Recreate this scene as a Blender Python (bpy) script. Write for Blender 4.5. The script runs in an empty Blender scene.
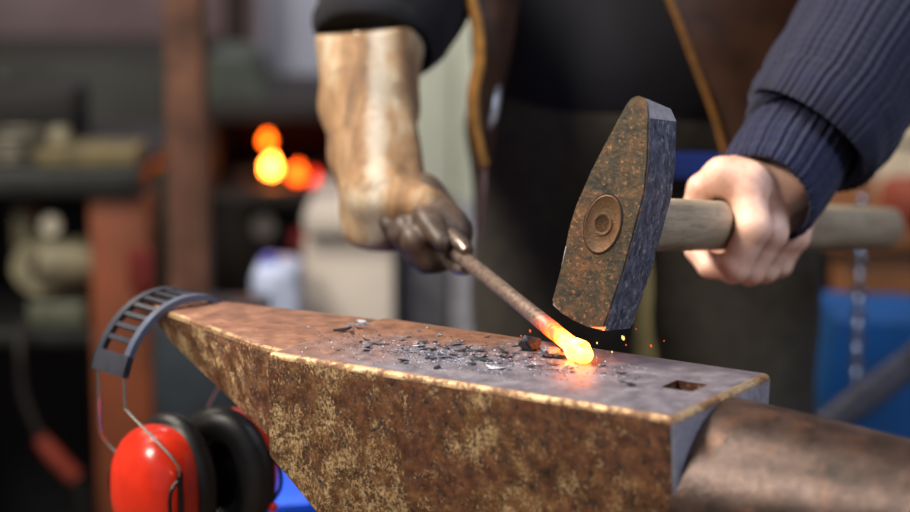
import bpy, bmesh, math, random
import numpy as np
from mathutils import Vector, Matrix
random.seed(7); rng = np.random.default_rng(7)
S = bpy.context.scene
COL = S.collection

# ------------------------------------------------------------------ camera
FPX = 910 * 85 / 36.0
PITCH = math.atan(406 / FPX)
CZ = 1.18773
cp, sp = math.cos(PITCH), math.sin(PITCH)
def ray(px, py):
    x = (px - 455) / FPX; y = -(py - 256) / FPX
    return Vector((x, cp + y * sp, -sp + y * cp))
def at(px, py, Y):                       # the point of the place seen at that spot, at depth Y
    r = ray(px, py); return Vector((0, 0, CZ)) + r * (Y / r.y)
def onz(px, py, z):
    r = ray(px, py); return Vector((0, 0, CZ)) + r * ((z - CZ) / r.z)
cam = bpy.data.cameras.new('camera'); cam_o = bpy.data.objects.new('camera', cam); COL.objects.link(cam_o)
cam.lens = 85; cam.sensor_width = 36; cam.sensor_fit = 'HORIZONTAL'
cam_o.location = (0, 0, CZ); cam_o.rotation_euler = (math.pi / 2 - PITCH, 0, 0)
cam.dof.use_dof = True; cam.dof.focus_distance = 1.69; cam.dof.aperture_fstop = 2.6
cam.dof.aperture_blades = 0; cam.clip_start = .05
S.camera = cam_o
S.view_settings.view_transform = 'Standard'; S.view_settings.look = 'None'
S.view_settings.gamma = 1; S.view_settings.use_curve_mapping = False
S.view_settings.exposure = 0.0

# ------------------------------------------------------------------ materials
def lin(c):
    return tuple(((v / 255) / 12.92 if v / 255 <= .04045 else ((v / 255 + .055) / 1.055) ** 2.4) for v in c) + (1,)
class NB:
    def __init__(s, name):
        s.m = bpy.data.materials.new(name); s.m.use_nodes = True
        s.t = s.m.node_tree; s.b = s.t.nodes['Principled BSDF']
        s.co = s.t.nodes.new('ShaderNodeTexCoord').outputs['Object']
    def node(s, typ, **kw):
        n = s.t.nodes.new(typ)
        for k, v in kw.items(): setattr(n, k, v)
        return n
    def link(s, a, b): s.t.links.new(a, b)
    def mapping(s, scale=(1, 1, 1), rot=(0, 0, 0)):
        n = s.node('ShaderNodeMapping'); n.inputs['Scale'].default_value = scale; n.inputs['Rotation'].default_value = rot
        s.link(s.co, n.inputs['Vector']); return n.outputs[0]
    def noise(s, scale, detail=4, rough=.55, vec=None, dist=0):
        n = s.node('ShaderNodeTexNoise'); n.inputs['Scale'].default_value = scale
        n.inputs['Detail'].default_value = detail; n.inputs['Roughness'].default_value = rough
        n.inputs['Distortion'].default_value = dist
        s.link(vec or s.co, n.inputs['Vector']); return n.outputs['Fac']
    def voro(s, scale, feature='F1', vec=None):
        n = s.node('ShaderNodeTexVoronoi'); n.feature = feature; n.inputs['Scale'].default_value = scale
        s.link(vec or s.co, n.inputs['Vector']); return n.outputs['Distance']
    def ramp(s, fac, stops, interp='LINEAR'):
        n = s.node('ShaderNodeValToRGB'); r = n.color_ramp; r.interpolation = interp
        while len(r.elements) < len(stops): r.elements.new(.5)
        for e, (p, c) in zip(r.elements, stops):
            e.position = p; e.color = lin(c) if isinstance(c, tuple) else (c, c, c, 1)
        s.link(fac, n.inputs[0]); return n.outputs[0]
    def mix(s, fac, a, b, mode='MIX'):
        n = s.node('ShaderNodeMix', data_type='RGBA', blend_type=mode)
        for v, i in ((fac, 0), (a, 6), (b, 7)):
            if isinstance(v, (int, float)): n.inputs[i].default_value = v
            elif isinstance(v, tuple): n.inputs[i].default_value = lin(v)
            else: s.link(v, n.inputs[i])
        return n.outputs[2]
    def math(s, op, a, b=0):
        n = s.node('ShaderNodeMath', operation=op)
        for v, i in ((a, 0), (b, 1)):
            if isinstance(v, (int, float)): n.inputs[i].default_value = v
            else: s.link(v, n.inputs[i])
        return n.outputs[0]
    def bump(s, h, strength=.3, dist=.002):
        n = s.node('ShaderNodeBump'); n.inputs['Strength'].default_value = strength; n.inputs['Distance'].default_value = dist
        s.link(h, n.inputs['Height']); s.link(n.outputs[0], s.b.inputs['Normal']); return n
    def set(s, **kw):
        names = dict(color='Base Color', rough='Roughness', metal='Metallic', em='Emission Color', es='Emission Strength',
                     spec='Specular IOR Level', sss='Subsurface Weight', coat='Coat Weight', sheen='Sheen Weight', trans='Transmission Weight')
        for k, v in kw.items():
            i = s.b.inputs[names[k]]
            if isinstance(v, tuple): i.default_value = lin(v)
            elif isinstance(v, (int, float)): i.default_value = v
            else: s.link(v, i)
        return s.m
def plain(name, c, rough=.6, metal=0., var=.12, scale=30, bump=.1, **kw):
    n = NB(name)
    f = n.noise(scale, 5)
    dk = tuple(int(v * (1 - var * 1.6)) for v in c); lt = tuple(min(255, int(v * (1 + var))) for v in c)
    n.bump(f, bump, .002)
    return n.set(color=n.ramp(f, [(.3, dk), (.7, lt)]), rough=rough, metal=metal, **kw)

def rust_side(name='anvil_side_steel'):
    n = NB(name)
    big = n.noise(11, 5, .6, dist=.5); med = n.noise(75, 8, .72); fine = n.noise(300, 6, .75)
    fl = n.noise(430, 10, .84, n.mapping((1, 1, .75))); fl2 = n.noise(60, 6, .7, n.mapping((1, 1, .8), (1, 0, 2)))
    sx = n.node('ShaderNodeSeparateXYZ'); n.link(n.co, sx.inputs[0]); X, Zc = sx.outputs[0], sx.outputs[2]
    # smooth dark rust near the top edge and towards the horn, coarse tan crust below and towards the heel
    z0 = n.math('ADD', n.math('MULTIPLY', n.math('SUBTRACT', X, .12), 1.1), n.math('MULTIPLY', n.math('ADD', Zc, .05), 3.6))
    z0 = n.math('ADD', z0, n.math('MULTIPLY', n.math('SUBTRACT', big, .5), 3.2))
    zone = n.ramp(n.math('ADD', z0, .5), [(.30, 0.0), (.80, 1.0)])
    base = n.ramp(med, [(.32, (56, 36, 24)), (.46, (98, 66, 40)), (.56, (132, 96, 58)), (.70, (164, 126, 80))])
    dark = n.ramp(med, [(.32, (56, 36, 28)), (.48, (98, 62, 44)), (.60, (126, 84, 58)), (.75, (150, 112, 82))])
    c = n.mix(zone, base, dark)
    th = n.math('ADD', n.math('ADD', fl, n.math('MULTIPLY', n.math('SUBTRACT', fl2, .5), .55)), n.math('MULTIPLY', zone, -.085))
    fleck = n.ramp(th, [(.49, 0.0), (.57, 1.0)])
    c = n.mix(n.math('MULTIPLY', fleck, .9), c, n.ramp(fine, [(.35, (176, 140, 92)), (.65, (240, 214, 166))]))
    pit = n.ramp(n.noise(130, 8, .75, n.mapping((1.1, 1, 1), (1, 2, 3))), [(.37, 1.0), (.45, 0.0)])
    c = n.mix(n.math('MULTIPLY', pit, .85), c, (34, 25, 20))
    h = n.math('ADD', n.math('ADD', fleck, n.math('MULTIPLY', med, 1.5)), n.math('MULTIPLY', pit, -1.2))
    n.bump(h, .7, .0012)
    return n.set(color=c, rough=n.ramp(fine, [(.3, .30), (.7, .55)]), metal=n.math('ADD', n.math('MULTIPLY', fleck, .25), .35))
def face_top():
    n = NB('anvil_face_steel')
    big = n.noise(10, 4, .6, dist=.3); med = n.noise(60, 8, .7); fine = n.noise(420, 6, .8)
    sx = n.node('ShaderNodeSeparateXYZ'); n.link(n.co, sx.inputs[0]); X = sx.outputs[0]; Y = sx.outputs[1]
    # forging wear: blue grey where the work is struck, brown rust towards the heel and the back edge
    wz = n.math('ADD', n.math('MULTIPLY', n.math('SUBTRACT', X, .02), 5.0), n.math('MULTIPLY', n.math('SUBTRACT', .10, Y), 5.0))
    wz = n.math('ADD', wz, n.math('MULTIPLY', n.math('SUBTRACT', big, .5), 2.2))
    wf = n.ramp(wz, [(.05, 0.0), (.75, 1.0)])
    rust = n.ramp(med, [(.3, (106, 76, 62)), (.5, (146, 104, 84)), (.72, (172, 128, 104))])
    wear = n.ramp(med, [(.3, (96, 92, 102)), (.5, (128, 122, 132)), (.7, (160, 152, 158))])
    c = n.mix(wf, rust, wear)
    sp_ = n.ramp(fine, [(.60, 0.0), (.68, 1.0)])
    c = n.mix(n.math('MULTIPLY', sp_, .5), c, (176, 172, 178))
    dk = n.ramp(n.noise(230, 6, .75), [(.30, 1.0), (.40, 0.0)])
    c = n.mix(n.math('MULTIPLY', dk, .7), c, (52, 46, 50))
    n.bump(n.math('ADD', med, fine), .35, .0006)
    return n.set(color=c, rough=n.ramp(med, [(.3, .36), (.7, .56)]), metal=.5)
def hammer_face():
    n = NB('hammer_rusty_steel')
    med = n.noise(95, 8, .75); fine = n.noise(330, 6, .75); big = n.noise(30, 4, .6)
    c = n.ramp(med, [(.34, (38, 36, 32)), (.46, (66, 60, 48)), (.53, (92, 72, 52)), (.62, (132, 94, 60)), (.74, (176, 132, 88))])
    g = n.ramp(big, [(.42, (48, 50, 42)), (.54, (68, 60, 44)), (.66, (116, 76, 48))])
    c = n.mix(.5, c, g)
    sp_ = n.ramp(fine, [(.56, 0.0), (.63, 1.0)]); c = n.mix(n.math('MULTIPLY', sp_, .6), c, (190, 136, 84))
    dk = n.ramp(n.noise(150, 8, .75), [(.38, 1.0), (.46, 0.0)]); c = n.mix(n.math('MULTIPLY', dk, .75), c, (32, 32, 32))
    n.bump(n.math('ADD', med, n.math('MULTIPLY', fine, .6)), .6, .001)
    return n.set(color=c, rough=.45, metal=.35)
def hammer_side():
    n = NB('hammer_blue_grey_steel')
    v = n.mapping((1, 1, .6), (0, .35, 0)); med = n.noise(130, 9, .82, v); fine = n.noise(300, 6, .75)
    c = n.ramp(med, [(.36, (44, 47, 60)), (.47, (80, 86, 104)), (.56, (116, 122, 142)), (.68, (164, 168, 184))])
    sp_ = n.ramp(n.noise(190, 10, .82, v), [(.56, 0.0), (.60, 1.0)]); c = n.mix(sp_, c, (206, 200, 200))
    dk = n.ramp(n.noise(240, 8, .75), [(.36, 1.0), (.44, 0.0)]); c = n.mix(n.math('MULTIPLY', dk, .8), c, (24, 25, 34))
    r = n.ramp(n.noise(14, 4), [(.56, 0.0), (.72, 1.0)]); c = n.mix(n.math('MULTIPLY', r, .4), c, (120, 84, 76))
    n.bump(n.math('ADD', med, n.math('MULTIPLY', fine, .4)), .5, .001)
    return n.set(color=c, rough=.38, metal=.45)
def wood(name, a, b, scale=20, axis=(1, 8, 8), rough=.55, bmp=.2):
    n = NB(name); f = n.noise(scale, 6, .6, n.mapping(axis)); f2 = n.noise(scale * 4, 5, .7, n.mapping(axis))
    c = n.mix(.35, n.ramp(f, [(.3, a), (.7, b)]), n.ramp(f2, [(.35, a), (.65, b)])); n.bump(f2, bmp, .001)
    return n.set(color=c, rough=rough)
def knit(name, c, uvscale=(60, 90)):
    n = NB(name); uv = n.node('ShaderNodeUVMap').outputs[0]
    mp = n.node('ShaderNodeMapping'); mp.inputs['Scale'].default_value = (uvscale[0], uvscale[1], 1); n.link(uv, mp.inputs[0])
    w = n.node('ShaderNodeTexWave', wave_type='BANDS', bands_direction='X'); w.inputs['Scale'].default_value = .32
    w.inputs['Distortion'].default_value = .6; n.link(mp.outputs[0], w.inputs[0])
    w2 = n.node('ShaderNodeTexWave', wave_type='BANDS', bands_direction='Y'); w2.inputs['Scale'].default_value = .32
    w2.inputs['Distortion'].default_value = 1.; n.link(mp.outputs[0], w2.inputs[0])
    f = n.noise(400, 3, .7)
    h = n.math('ADD', n.math('MULTIPLY', w.outputs[1], 1.0), n.math('MULTIPLY', w2.outputs[1], .45))
    hh = n.math('ADD', h, n.math('MULTIPLY', f, .6)); n.bump(hh, .6, .0022)
    dk = tuple(int(v * .45) for v in c); lt = tuple(min(255, int(v * 1.35)) for v in c)
    return n.set(color=n.ramp(hh, [(.3, dk), (.85, lt)]), rough=.9, sheen=.05)
M = {}
M['side'] = rust_side(); M['top'] = face_top(); M['hface'] = hammer_face(); M['hside'] = hammer_side()
def edge_mat(name, c, c2, metal=.75, rough=.36, worn=None, sc=170):
    n = NB(name); f = n.noise(sc, 8, .8); g = n.noise(26, 5, .7)
    col = n.mix(n.ramp(g, [(.35, 0.), (.65, 1.)]), n.ramp(f, [(.35, c2), (.6, c)]), c2)
    rg = rough; mt = metal
    if worn:
        k = n.ramp(n.math('ADD', f, n.math('MULTIPLY', n.math('SUBTRACT', g, .5), .9)), [(.47, 0.), (.56, 1.)])
        col = n.mix(k, col, worn); rg = n.math('ADD', n.math('MULTIPLY', k, .2), rough); mt = n.math('MULTIPLY', n.math('SUBTRACT', 1.3, k), metal * .75)
    n.bump(n.math('ADD', f, n.noise(500, 4, .7)), .6, .0012)
    return n.set(color=col, rough=rg, metal=mt)
M['edge'] = edge_mat('worn_edge_highlight', (230, 204, 164), (184, 146, 104), .75, .36, (120, 84, 58))  # worn edge, with its golden highlight put into the colour
M['grey_edge'] = edge_mat('cool_lit_end_face', (196, 198, 214), (140, 136, 146), .55, .4)  # blue-grey tint paints the cool light caught by the end face
M['hedge'] = edge_mat('hammer_edge_highlight', (222, 216, 216), (160, 154, 160), .4, .42)  # edge colour brightened to carry the highlight on the hammer head
M['eye'] = edge_mat('stamped_brown_steel', (134, 94, 56), (92, 66, 42), .35, .5, None, 90)
M['horn'] = None
def horn_mat():
    n = NB('round_horn_steel'); med = n.noise(45, 8, .7); big = n.noise(8, 4); fine = n.noise(300, 5, .7)
    c = n.ramp(med, [(.3, (46, 38, 34)), (.5, (76, 60, 54)), (.7, (98, 80, 72))])
    r = n.ramp(n.noise(22, 6, .7), [(.55, 0.), (.7, 1.)]); c = n.mix(n.math('MULTIPLY', r, .35), c, (150, 96, 60))
    d = n.ramp(n.noise(90, 6, .7), [(.3, 1.), (.42, 0.)]); c = n.mix(n.math('MULTIPLY', d, .6), c, (50, 44, 42))
    n.bump(n.math('ADD', med, fine), .4, .001)
    return n.set(color=c, rough=.30, metal=.5)
M['horn'] = horn_mat()
M['ash'] = wood('pale_ash_wood', (128, 116, 98), (180, 166, 142), 14, (1, 1, 9), .5, .15)
def skin():
    n = NB('skin'); f = n.noise(45, 5, .6); v = n.noise(400, 4, .7)
    c = n.ramp(f, [(.3, (212, 156, 134)), (.5, (232, 184, 162)), (.72, (240, 200, 178))]); n.bump(n.math('ADD', v, f), .22, .001)
    m = n.set(color=c, rough=.5, sss=.12); n.b.inputs['Subsurface Radius'].default_value = (.012, .005, .003)
    n.b.inputs['Subsurface Scale'].default_value = 1.0
    return m
M['skin'] = skin()
M['knit'] = knit('navy_knit', (16, 17, 38)); M['rib'] = knit('navy_rib', (16, 18, 44), (52, 60))
M['jumper'] = plain('navy_jumper', (9, 9, 18), .97, 0, .2, 90, .3)
M['trouser_olive'] = plain('olive_grey_work_cloth', (50, 46, 38), .9, 0, .15, 60, .3)
M['vest'] = plain('dark_brown_leather', (62, 38, 24), .55, 0, .2, 25, .25)
M['piping'] = plain('tan_edge_binding', (176, 122, 52), .6, 0, .12, 80, .2)
M['piping2'] = plain('ochre_edge_binding', (132, 88, 36), .6, 0, .12, 80, .2)
def glove_mat():
    n = NB('tan_suede_leather'); a = n.noise(14, 6, .65, n.mapping((2.6, 1.0, .35)), .4); f = n.noise(120, 6, .7)
    c = n.ramp(a, [(.34, (84, 62, 44)), (.45, (126, 94, 64)), (.53, (142, 110, 78)), (.62, (158, 136, 108)), (.74, (174, 164, 148))])
    sx = n.node('ShaderNodeSeparateXYZ'); n.link(n.co, sx.inputs[0])
    g = n.math('ABSOLUTE', n.math('ADD', n.math('ADD', sx.outputs[0], .243), n.math('MULTIPLY', n.math('SUBTRACT', n.noise(40, 5, .7), .5), .025)))
    c = n.mix(n.ramp(n.math('MULTIPLY', g, 50), [(.15, .7), (.65, 0.)]), c, (176, 170, 158))
    d = n.ramp(n.noise(40, 5, .7), [(.36, 1.), (.46, 0.)]); c = n.mix(n.math('MULTIPLY', d, .45), c, (92, 74, 56))
    n.bump(n.math('ADD', a, f), .45, .003); return n.set(color=c, rough=.8)
M['glove'] = glove_mat()
M['glove_palm'] = plain('dark_worn_glove_leather', (70, 55, 46), .55, 0, .35, 34, .5)
M['seam'] = plain('pale_leather_seam', (206, 192, 168), .7, 0, .1, 60, .2)
M['tongs'] = plain('tong_steel', (126, 112, 104), .36, .75, .25, 120, .3)
M['black_plastic'] = plain('grey_black_plastic', (52, 54, 62), .38, 0, .1, 60, .05)
M['rail_plastic'] = plain('slate_plastic', (74, 82, 100), .4, 0, .1, 60, .05)
M['yoke'] = plain('black_plastic', (16, 16, 18), .4, 0, .1, 60, .05)
M['cushion'] = plain('black_foam_vinyl', (20, 20, 22), .42, 0, .15, 60, .15)
M['red'] = plain('red_orange_plastic', (224, 50, 26), .28, 0, .04, 60, .02, coat=.3)
M['wire'] = plain('chromed_wire', (214, 212, 208), .38, 1, .05, 60, .02)
M['print'] = plain('faded_dark_print', (70, 12, 10), .5, 0, .05)
M['flake_dark'] = plain('dark_forge_scale', (54, 54, 62), .38, .5, .3, 300, .4)
M['flake_mid'] = plain('grey_forge_scale', (112, 114, 124), .34, .55, .25, 300, .4)
M['flake_light'] = plain('pale_forge_scale', (208, 212, 222), .3, .4, .15, 300, .4)
def hot_mat(name, ends, length):
    n = NB(name); sx = n.node('ShaderNodeSeparateXYZ'); n.link(n.co, sx.inputs[0])
    t = n.math('DIVIDE', sx.outputs[2], length); t = n.math('ADD', t, n.math('MULTIPLY', n.math('SUBTRACT', n.noise(90, 5, .7), .5), .05))
    ec = n.ramp(t, [(p, c) for p, c, e in ends]); 
    mx = max(e for p, c, e in ends); es = n.ramp(t, [(p, e / mx) for p, c, e in ends])
    f = n.noise(200, 6, .7); n.bump(f, .4, .001)
    scale = n.ramp(n.noise(110, 6, .7), [(.36, .15), (.56, 1.0)])
    return n.set(color=n.ramp(f, [(.35, (92, 78, 70)), (.65, (148, 128, 116))]), rough=.5, metal=.5, em=ec, es=n.math('MULTIPLY', n.math('MULTIPLY', es, mx), scale))

# ------------------------------------------------------------------ mesh helpers
def link(o, parent=None):
    COL.objects.link(o)
    if parent is not None: o.parent = parent
    return o
def tag(o, label, cat, group=None, kind=None):
    o['label'] = label
    if cat: o['category'] = cat
    if group: o['group'] = group
    if kind: o['kind'] = kind
    return o
def thing(name, label, cat, loc=(0, 0, 0), group=None):
    o = bpy.data.objects.new(name, None); o.location = loc; o.empty_display_size = .05; COL.objects.link(o)
    return tag(o, label, cat, group)
def finish(name, bm, mats, parent=None, smooth=True, loc=None, angle=40):
    me = bpy.data.meshes.new(name); bmesh.ops.recalc_face_normals(bm, faces=bm.faces[:]); bm.to_mesh(me); bm.free()
    for m in (mats if isinstance(mats, (list, tuple)) else [mats]): me.materials.append(m)
    if smooth:
        me.polygons.foreach_set('use_smooth', [True] * len(me.polygons))
        me.set_sharp_from_angle(angle=math.radians(angle))
    o = bpy.data.objects.new(name, me); link(o, parent)
    if parent is not None and any(abs(v) > 1e-9 for v in parent.location):
        # vertices are given in world coordinates: bring them to the parent's base
        me.transform(Matrix.Translation(-parent.location))
    if loc is not None: o.location = loc
    return o
def finish_own(name, bm, mats, base, smooth=True, angle=40):
    o = finish(name, bm, mats, None, smooth, None, angle); o.data.transform(Matrix.Translation(-Vector(base))); o.location = base; return o
def box(bm, lo, hi, M4=None, bev=0, mat=0, seg=2):
    r = bmesh.ops.create_cube(bm, size=1); vs = r['verts']
    lo = Vector(lo); hi = Vector(hi)
    for v in vs: v.co = Vector([lo[i] + (v.co[i] + .5) * (hi[i] - lo[i]) for i in range(3)])
    fs = set(f for v in vs for f in v.link_faces)
    for f in fs: f.material_index = mat
    if bev > 0:
        es = list(set(e for v in vs for e in v.link_edges))
        rb = bmesh.ops.bevel(bm, geom=es, offset=bev, segments=seg, affect='EDGES', profile=.5)
        vs = list(set(v for f in rb['faces'] for v in f.verts) | set(v for v in vs if v.is_valid))
    if M4 is not None:
        for v in vs: v.co = M4 @ v.co
    return vs
def crom(P, n=8):
    P = [Vector(p) for p in P]; out = []
    for i in range(len(P) - 1):
        p0 = P[max(i - 1, 0)]; p1 = P[i]; p2 = P[i + 1]; p3 = P[min(i + 2, len(P) - 1)]
        for k in range(n):
            t = k / n
            out.append(.5 * ((2 * p1) + (p2 - p0) * t + (2 * p0 - 5 * p1 + 4 * p2 - p3) * t * t + (3 * p1 - 3 * p2 + p3 - p0) * t ** 3))
    out.append(P[-1]); return out
def interp(vals, n):
    m = len(vals) - 1; out = []
    for i in range(n):
        t = i / (n - 1) * m; k = min(int(t), m - 1); f = t - k; f = f * f * (3 - 2 * f)
        out.append(vals[k] * (1 - f) + vals[k + 1] * f)
    return out
def tube(bm, path, radii, seg=12, cap=True, up=Vector((0, 0, 1)), flat=1.0, uv=False, mat=0, disp=None):
    path = [Vector(p) for p in path]; n = len(path)
    if isinstance(radii, (int, float)): radii = [radii] * n
    if len(radii) != n: radii = interp(radii, n)
    rings = []; prev = None; L = 0
    lens = []
    for i, p in enumerate(path):
        t = (path[min(i + 1, n - 1)] - path[max(i - 1, 0)]).normalized()
        if prev is None:
            a = up - t * up.dot(t)
            if a.length < 1e-4: a = Vector((1, 0, 0)) - t * t.x
        else: a = prev - t * prev.dot(t)
        a.normalize(); prev = a; b = t.cross(a)
        if i: L += (p - path[i - 1]).length
        lens.append(L); ring = []
        for k in range(seg):
            th = 2 * math.pi * k / seg; r = radii[i]
            if disp: r = r * (1 + disp(i / (n - 1), th))
            ring.append(bm.verts.new(p + a * math.cos(th) * r + b * math.sin(th) * r * flat))
        rings.append(ring)
    fs = []
    uvl = bm.loops.layers.uv.verify() if uv else None
    for i in range(n - 1):
        for k in range(seg):
            k2 = (k + 1) % seg
            f = bm.faces.new((rings[i][k], rings[i][k2], rings[i + 1][k2], rings[i + 1][k])); f.material_index = mat
            if uv:
                for lp, (uu, vv) in zip(f.loops, ((k / seg, lens[i]), ((k + 1) / seg, lens[i]), ((k + 1) / seg, lens[i + 1]), (k / seg, lens[i + 1]))):
                    lp[uvl].uv = (uu, vv)
    if cap:
        bm.faces.new(rings[0]).material_index = mat; bm.faces.new(rings[-1]).material_index = mat
    return rings
def prism(bm, pts, d, mat=0):            # extrude a planar polygon (3D points) by the vector d
    a = [bm.verts.new(p) for p in pts]; b = [bm.verts.new(Vector(p) + Vector(d)) for p in pts]
    fs = [bm.faces.new(a), bm.faces.new(b[::-1])]
    n = len(pts)
    for i in range(n): fs.append(bm.faces.new((a[i], b[i], b[(i + 1) % n], a[(i + 1) % n])))
    for f in fs: f.material_index = mat
    return a, b, fs
def ellipsoid(bm, c, r, M3=None, seg=24, rings=14, mat=0):
    vs = bmesh.ops.create_uvsphere(bm, u_segments=seg, v_segments=rings, radius=1)['verts']
    for v in vs:
        p = Vector((v.co.x * r[0], v.co.y * r[1], v.co.z * r[2])); v.co = (M3 @ p if M3 else p) + Vector(c)
    for f in set(f for v in vs for f in v.link_faces): f.material_index = mat
    return vs
def lathe(bm, prof, seg=24, M4=None, mat=0):    # prof: (r, z) pairs, around z
    rings = []
    for r, z in prof:
        rings.append([bm.verts.new((r * math.cos(2 * math.pi * k / seg), r * math.sin(2 * math.pi * k / seg), z)) for k in range(seg)])
    for i in range(len(rings) - 1):
        for k in range(seg):
            bm.faces.new((rings[i][k], rings[i][(k + 1) % seg], rings[i + 1][(k + 1) % seg], rings[i + 1][k])).material_index = mat
    bm.faces.new(rings[0]).material_index = mat; bm.faces.new(rings[-1]).material_index = mat
    if M4 is not None:
        for ring in rings:
            for v in ring: v.co = M4 @ v.co
def frame_to(dirv, origin=(0, 0, 0), up=(0, 0, 1)):   # z of the frame along dirv
    z = Vector(dirv).normalized(); u = Vector(up); x = u.cross(z)
    if x.length < 1e-4: x = Vector((1, 0, 0)).cross(z)
    x.normalize(); y = z.cross(x)
    m = Matrix((x, y, z)).transposed().to_4x4(); m.translation = Vector(origin); return m

# smooth-union bodies: a signed distance field turned into one closed surface
def sd_cone(P, a, b, ra, rb):
    a = np.array(a); b = np.array(b); ab = b - a; L = float(ab @ ab) + 1e-12
    t = np.clip(((P - a) @ ab) / L, 0, 1)[..., None]
    return np.linalg.norm(P - (a + t * ab), axis=-1) - (ra + (rb - ra) * t[..., 0])
def sd_ell(P, c, r, R=None):
    q = P - np.array(c)
    if R is not None: q = q @ np.array(R)
    r = np.array(r); k = np.linalg.norm(q / r, axis=-1); k2 = np.linalg.norm(q / (r * r), axis=-1) + 1e-9
    return k * (k - 1) / k2
def smin(a, b, k):
    h = np.clip(.5 + .5 * (b - a) / k, 0, 1); return b * (1 - h) + a * h - k * h * (1 - h)
def sdf_mesh(bm, fn, lo, hi, h):
    lo = np.array(lo); hi = np.array(hi); n = np.ceil((hi - lo) / h).astype(int) + 1
    g = [lo[i] + h * np.arange(n[i]) for i in range(3)]
    F = np.empty(n)
    for i in range(n[0]):
        Y, Z = np.meshgrid(g[1], g[2], indexing='ij'); F[i] = fn(np.stack([np.full_like(Y, g[0][i]), Y, Z], -1))
    s = F < 0
    c = [n[0] - 1, n[1] - 1, n[2] - 1]
    acc = np.zeros(c + [3]); cnt = np.zeros(c)
    def corner(d): return F[d[0]:d[0] + c[0], d[1]:d[1] + c[1], d[2]:d[2] + c[2]]
    for ax in range(3):
        o = [i for i in range(3) if i != ax]
        for u in (0, 1):
            for v in (0, 1):
                d0 = [0, 0, 0]; d0[o[0]] = u; d0[o[1]] = v; d1 = list(d0); d1[ax] = 1
                A, B = corner(d0), corner(d1); cr = (A < 0) != (B < 0)
                t = np.where(cr, A / np.where(cr, A - B, 1), 0)
                acc[..., ax] += np.where(cr, t, 0); acc[..., o[0]] += np.where(cr, u, 0); acc[..., o[1]] += np.where(cr, v, 0); cnt += cr
    act = cnt > 0; idx = -np.ones(c, int); idx[act] = np.arange(act.sum())
    I = np.argwhere(act); V = lo + h * (I + acc[act] / cnt[act][:, None])
    vs = [bm.verts.new(v) for v in V]; fs = []
    for ax in range(3):
        o = [(ax + 1) % 3, (ax + 2) % 3]
        sl0 = [slice(1, -1)] * 3; sl0[ax] = slice(0, -1); sl1 = list(sl0); sl1[ax] = slice(1, None)
        a = s[tuple(sl0)]; b = s[tuple(sl1)]; E = np.argwhere(a != b)
        for e in E:
            q = e + 1; q[ax] -= 1
            p = []
            for du, dv in ((0, 0), (-1, 0), (-1, -1), (0, -1)):
                r = q.copy(); r[o[0]] += du; r[o[1]] += dv; p.append(idx[tuple(r)])
            if min(p) < 0: continue
            if not s[tuple(q)]: p = p[::-1]
            fs.append(bm.faces.new([vs[i] for i in p]))
    return vs

# ------------------------------------------------------------------ the anvil
ZT = .80
A0 = onz(268, 352, ZT)
U = Vector((.832, -.555, 0)).normalized(); V = Vector((.555, .832, 0)).normalized(); Z3 = Vector((0, 0, 1))
AW = Matrix((U, V, Z3)).transposed().to_4x4(); AW.translation = A0       # anvil frame: x along, y across, z up
anvil = thing('anvil', 'large rusty blacksmith anvil with a square heel and a round horn', 'anvil', A0)
anvil.rotation_euler = AW.to_euler()
def afin(name, bm, mats, angle=40, parent=anvil):
    me = bpy.data.meshes.new(name); bmesh.ops.recalc_face_normals(bm, faces=bm.faces[:]); bm.to_mesh(me); bm.free()
    for m in mats: me.materials.append(m)
    me.polygons.foreach_set('use_smooth', [True] * len(me.polygons)); me.set_sharp_from_angle(angle=math.radians(angle))
    o = bpy.data.objects.new(name, me); link(o, parent); return o
WB = .157; LB = .36
# body: profile in (x, z) swept across the width, edges rounded
prof = [(0, 0), (LB, 0), (LB, -.150), (.335, -.175), (.275, -.20), (.262, -.235), (.275, -.262), (.32, -.285), (.36, -.30), (.36, -.345),
        (-.0, -.345), (-.0, -.30), (.04, -.285), (.075, -.262), (.09, -.225), (.082, -.185), (.066, -.150), (.045, -.123), (.022, -.102), (0, -.084)]
bm = bmesh.new()
prism(bm, [(x, 0, z) for x, z in prof], (0, WB, 0))
# narrow the waist across the width
for v in bm.verts:
    if v.co.z < -.12: 
        k = math.sin(max(0, min(1, (-v.co.z - .12) / .14)) * math.pi) * .018
        v.co.y += k if v.co.y < WB / 2 else -k
top_es = [e for e in bm.edges if all(v.co.z > -1e-5 for v in e.verts)]
vert_es = [e for e in bm.edges if all(v.co.x > LB - 1e-5 and v.co.z > -.16 for v in e.verts) and abs(e.verts[0].co.z - e.verts[1].co.z) > .05]
bmesh.ops.bevel(bm, geom=list(set(top_es + vert_es)), offset=.0048, segments=4, affect='EDGES', profile=.5)
bmesh.ops.recalc_face_normals(bm, faces=bm.faces[:])
for f in bm.faces:
    n = f.normal; c = f.calc_center_median()
    f.normal_update(); n = f.normal
    big = f.calc_area() > .003
    if big and abs(n.z) > .9 and c.z > -.01: f.material_index = 1
    elif n.z > .12 and c.z > -.006: f.material_index = 2
    elif n.x > .5 and c.x > LB - .02 and c.z > -.155: f.material_index = 3
body = afin('body', bm, [M['side'], M['top'], M['edge'], M['grey_edge']])
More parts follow.
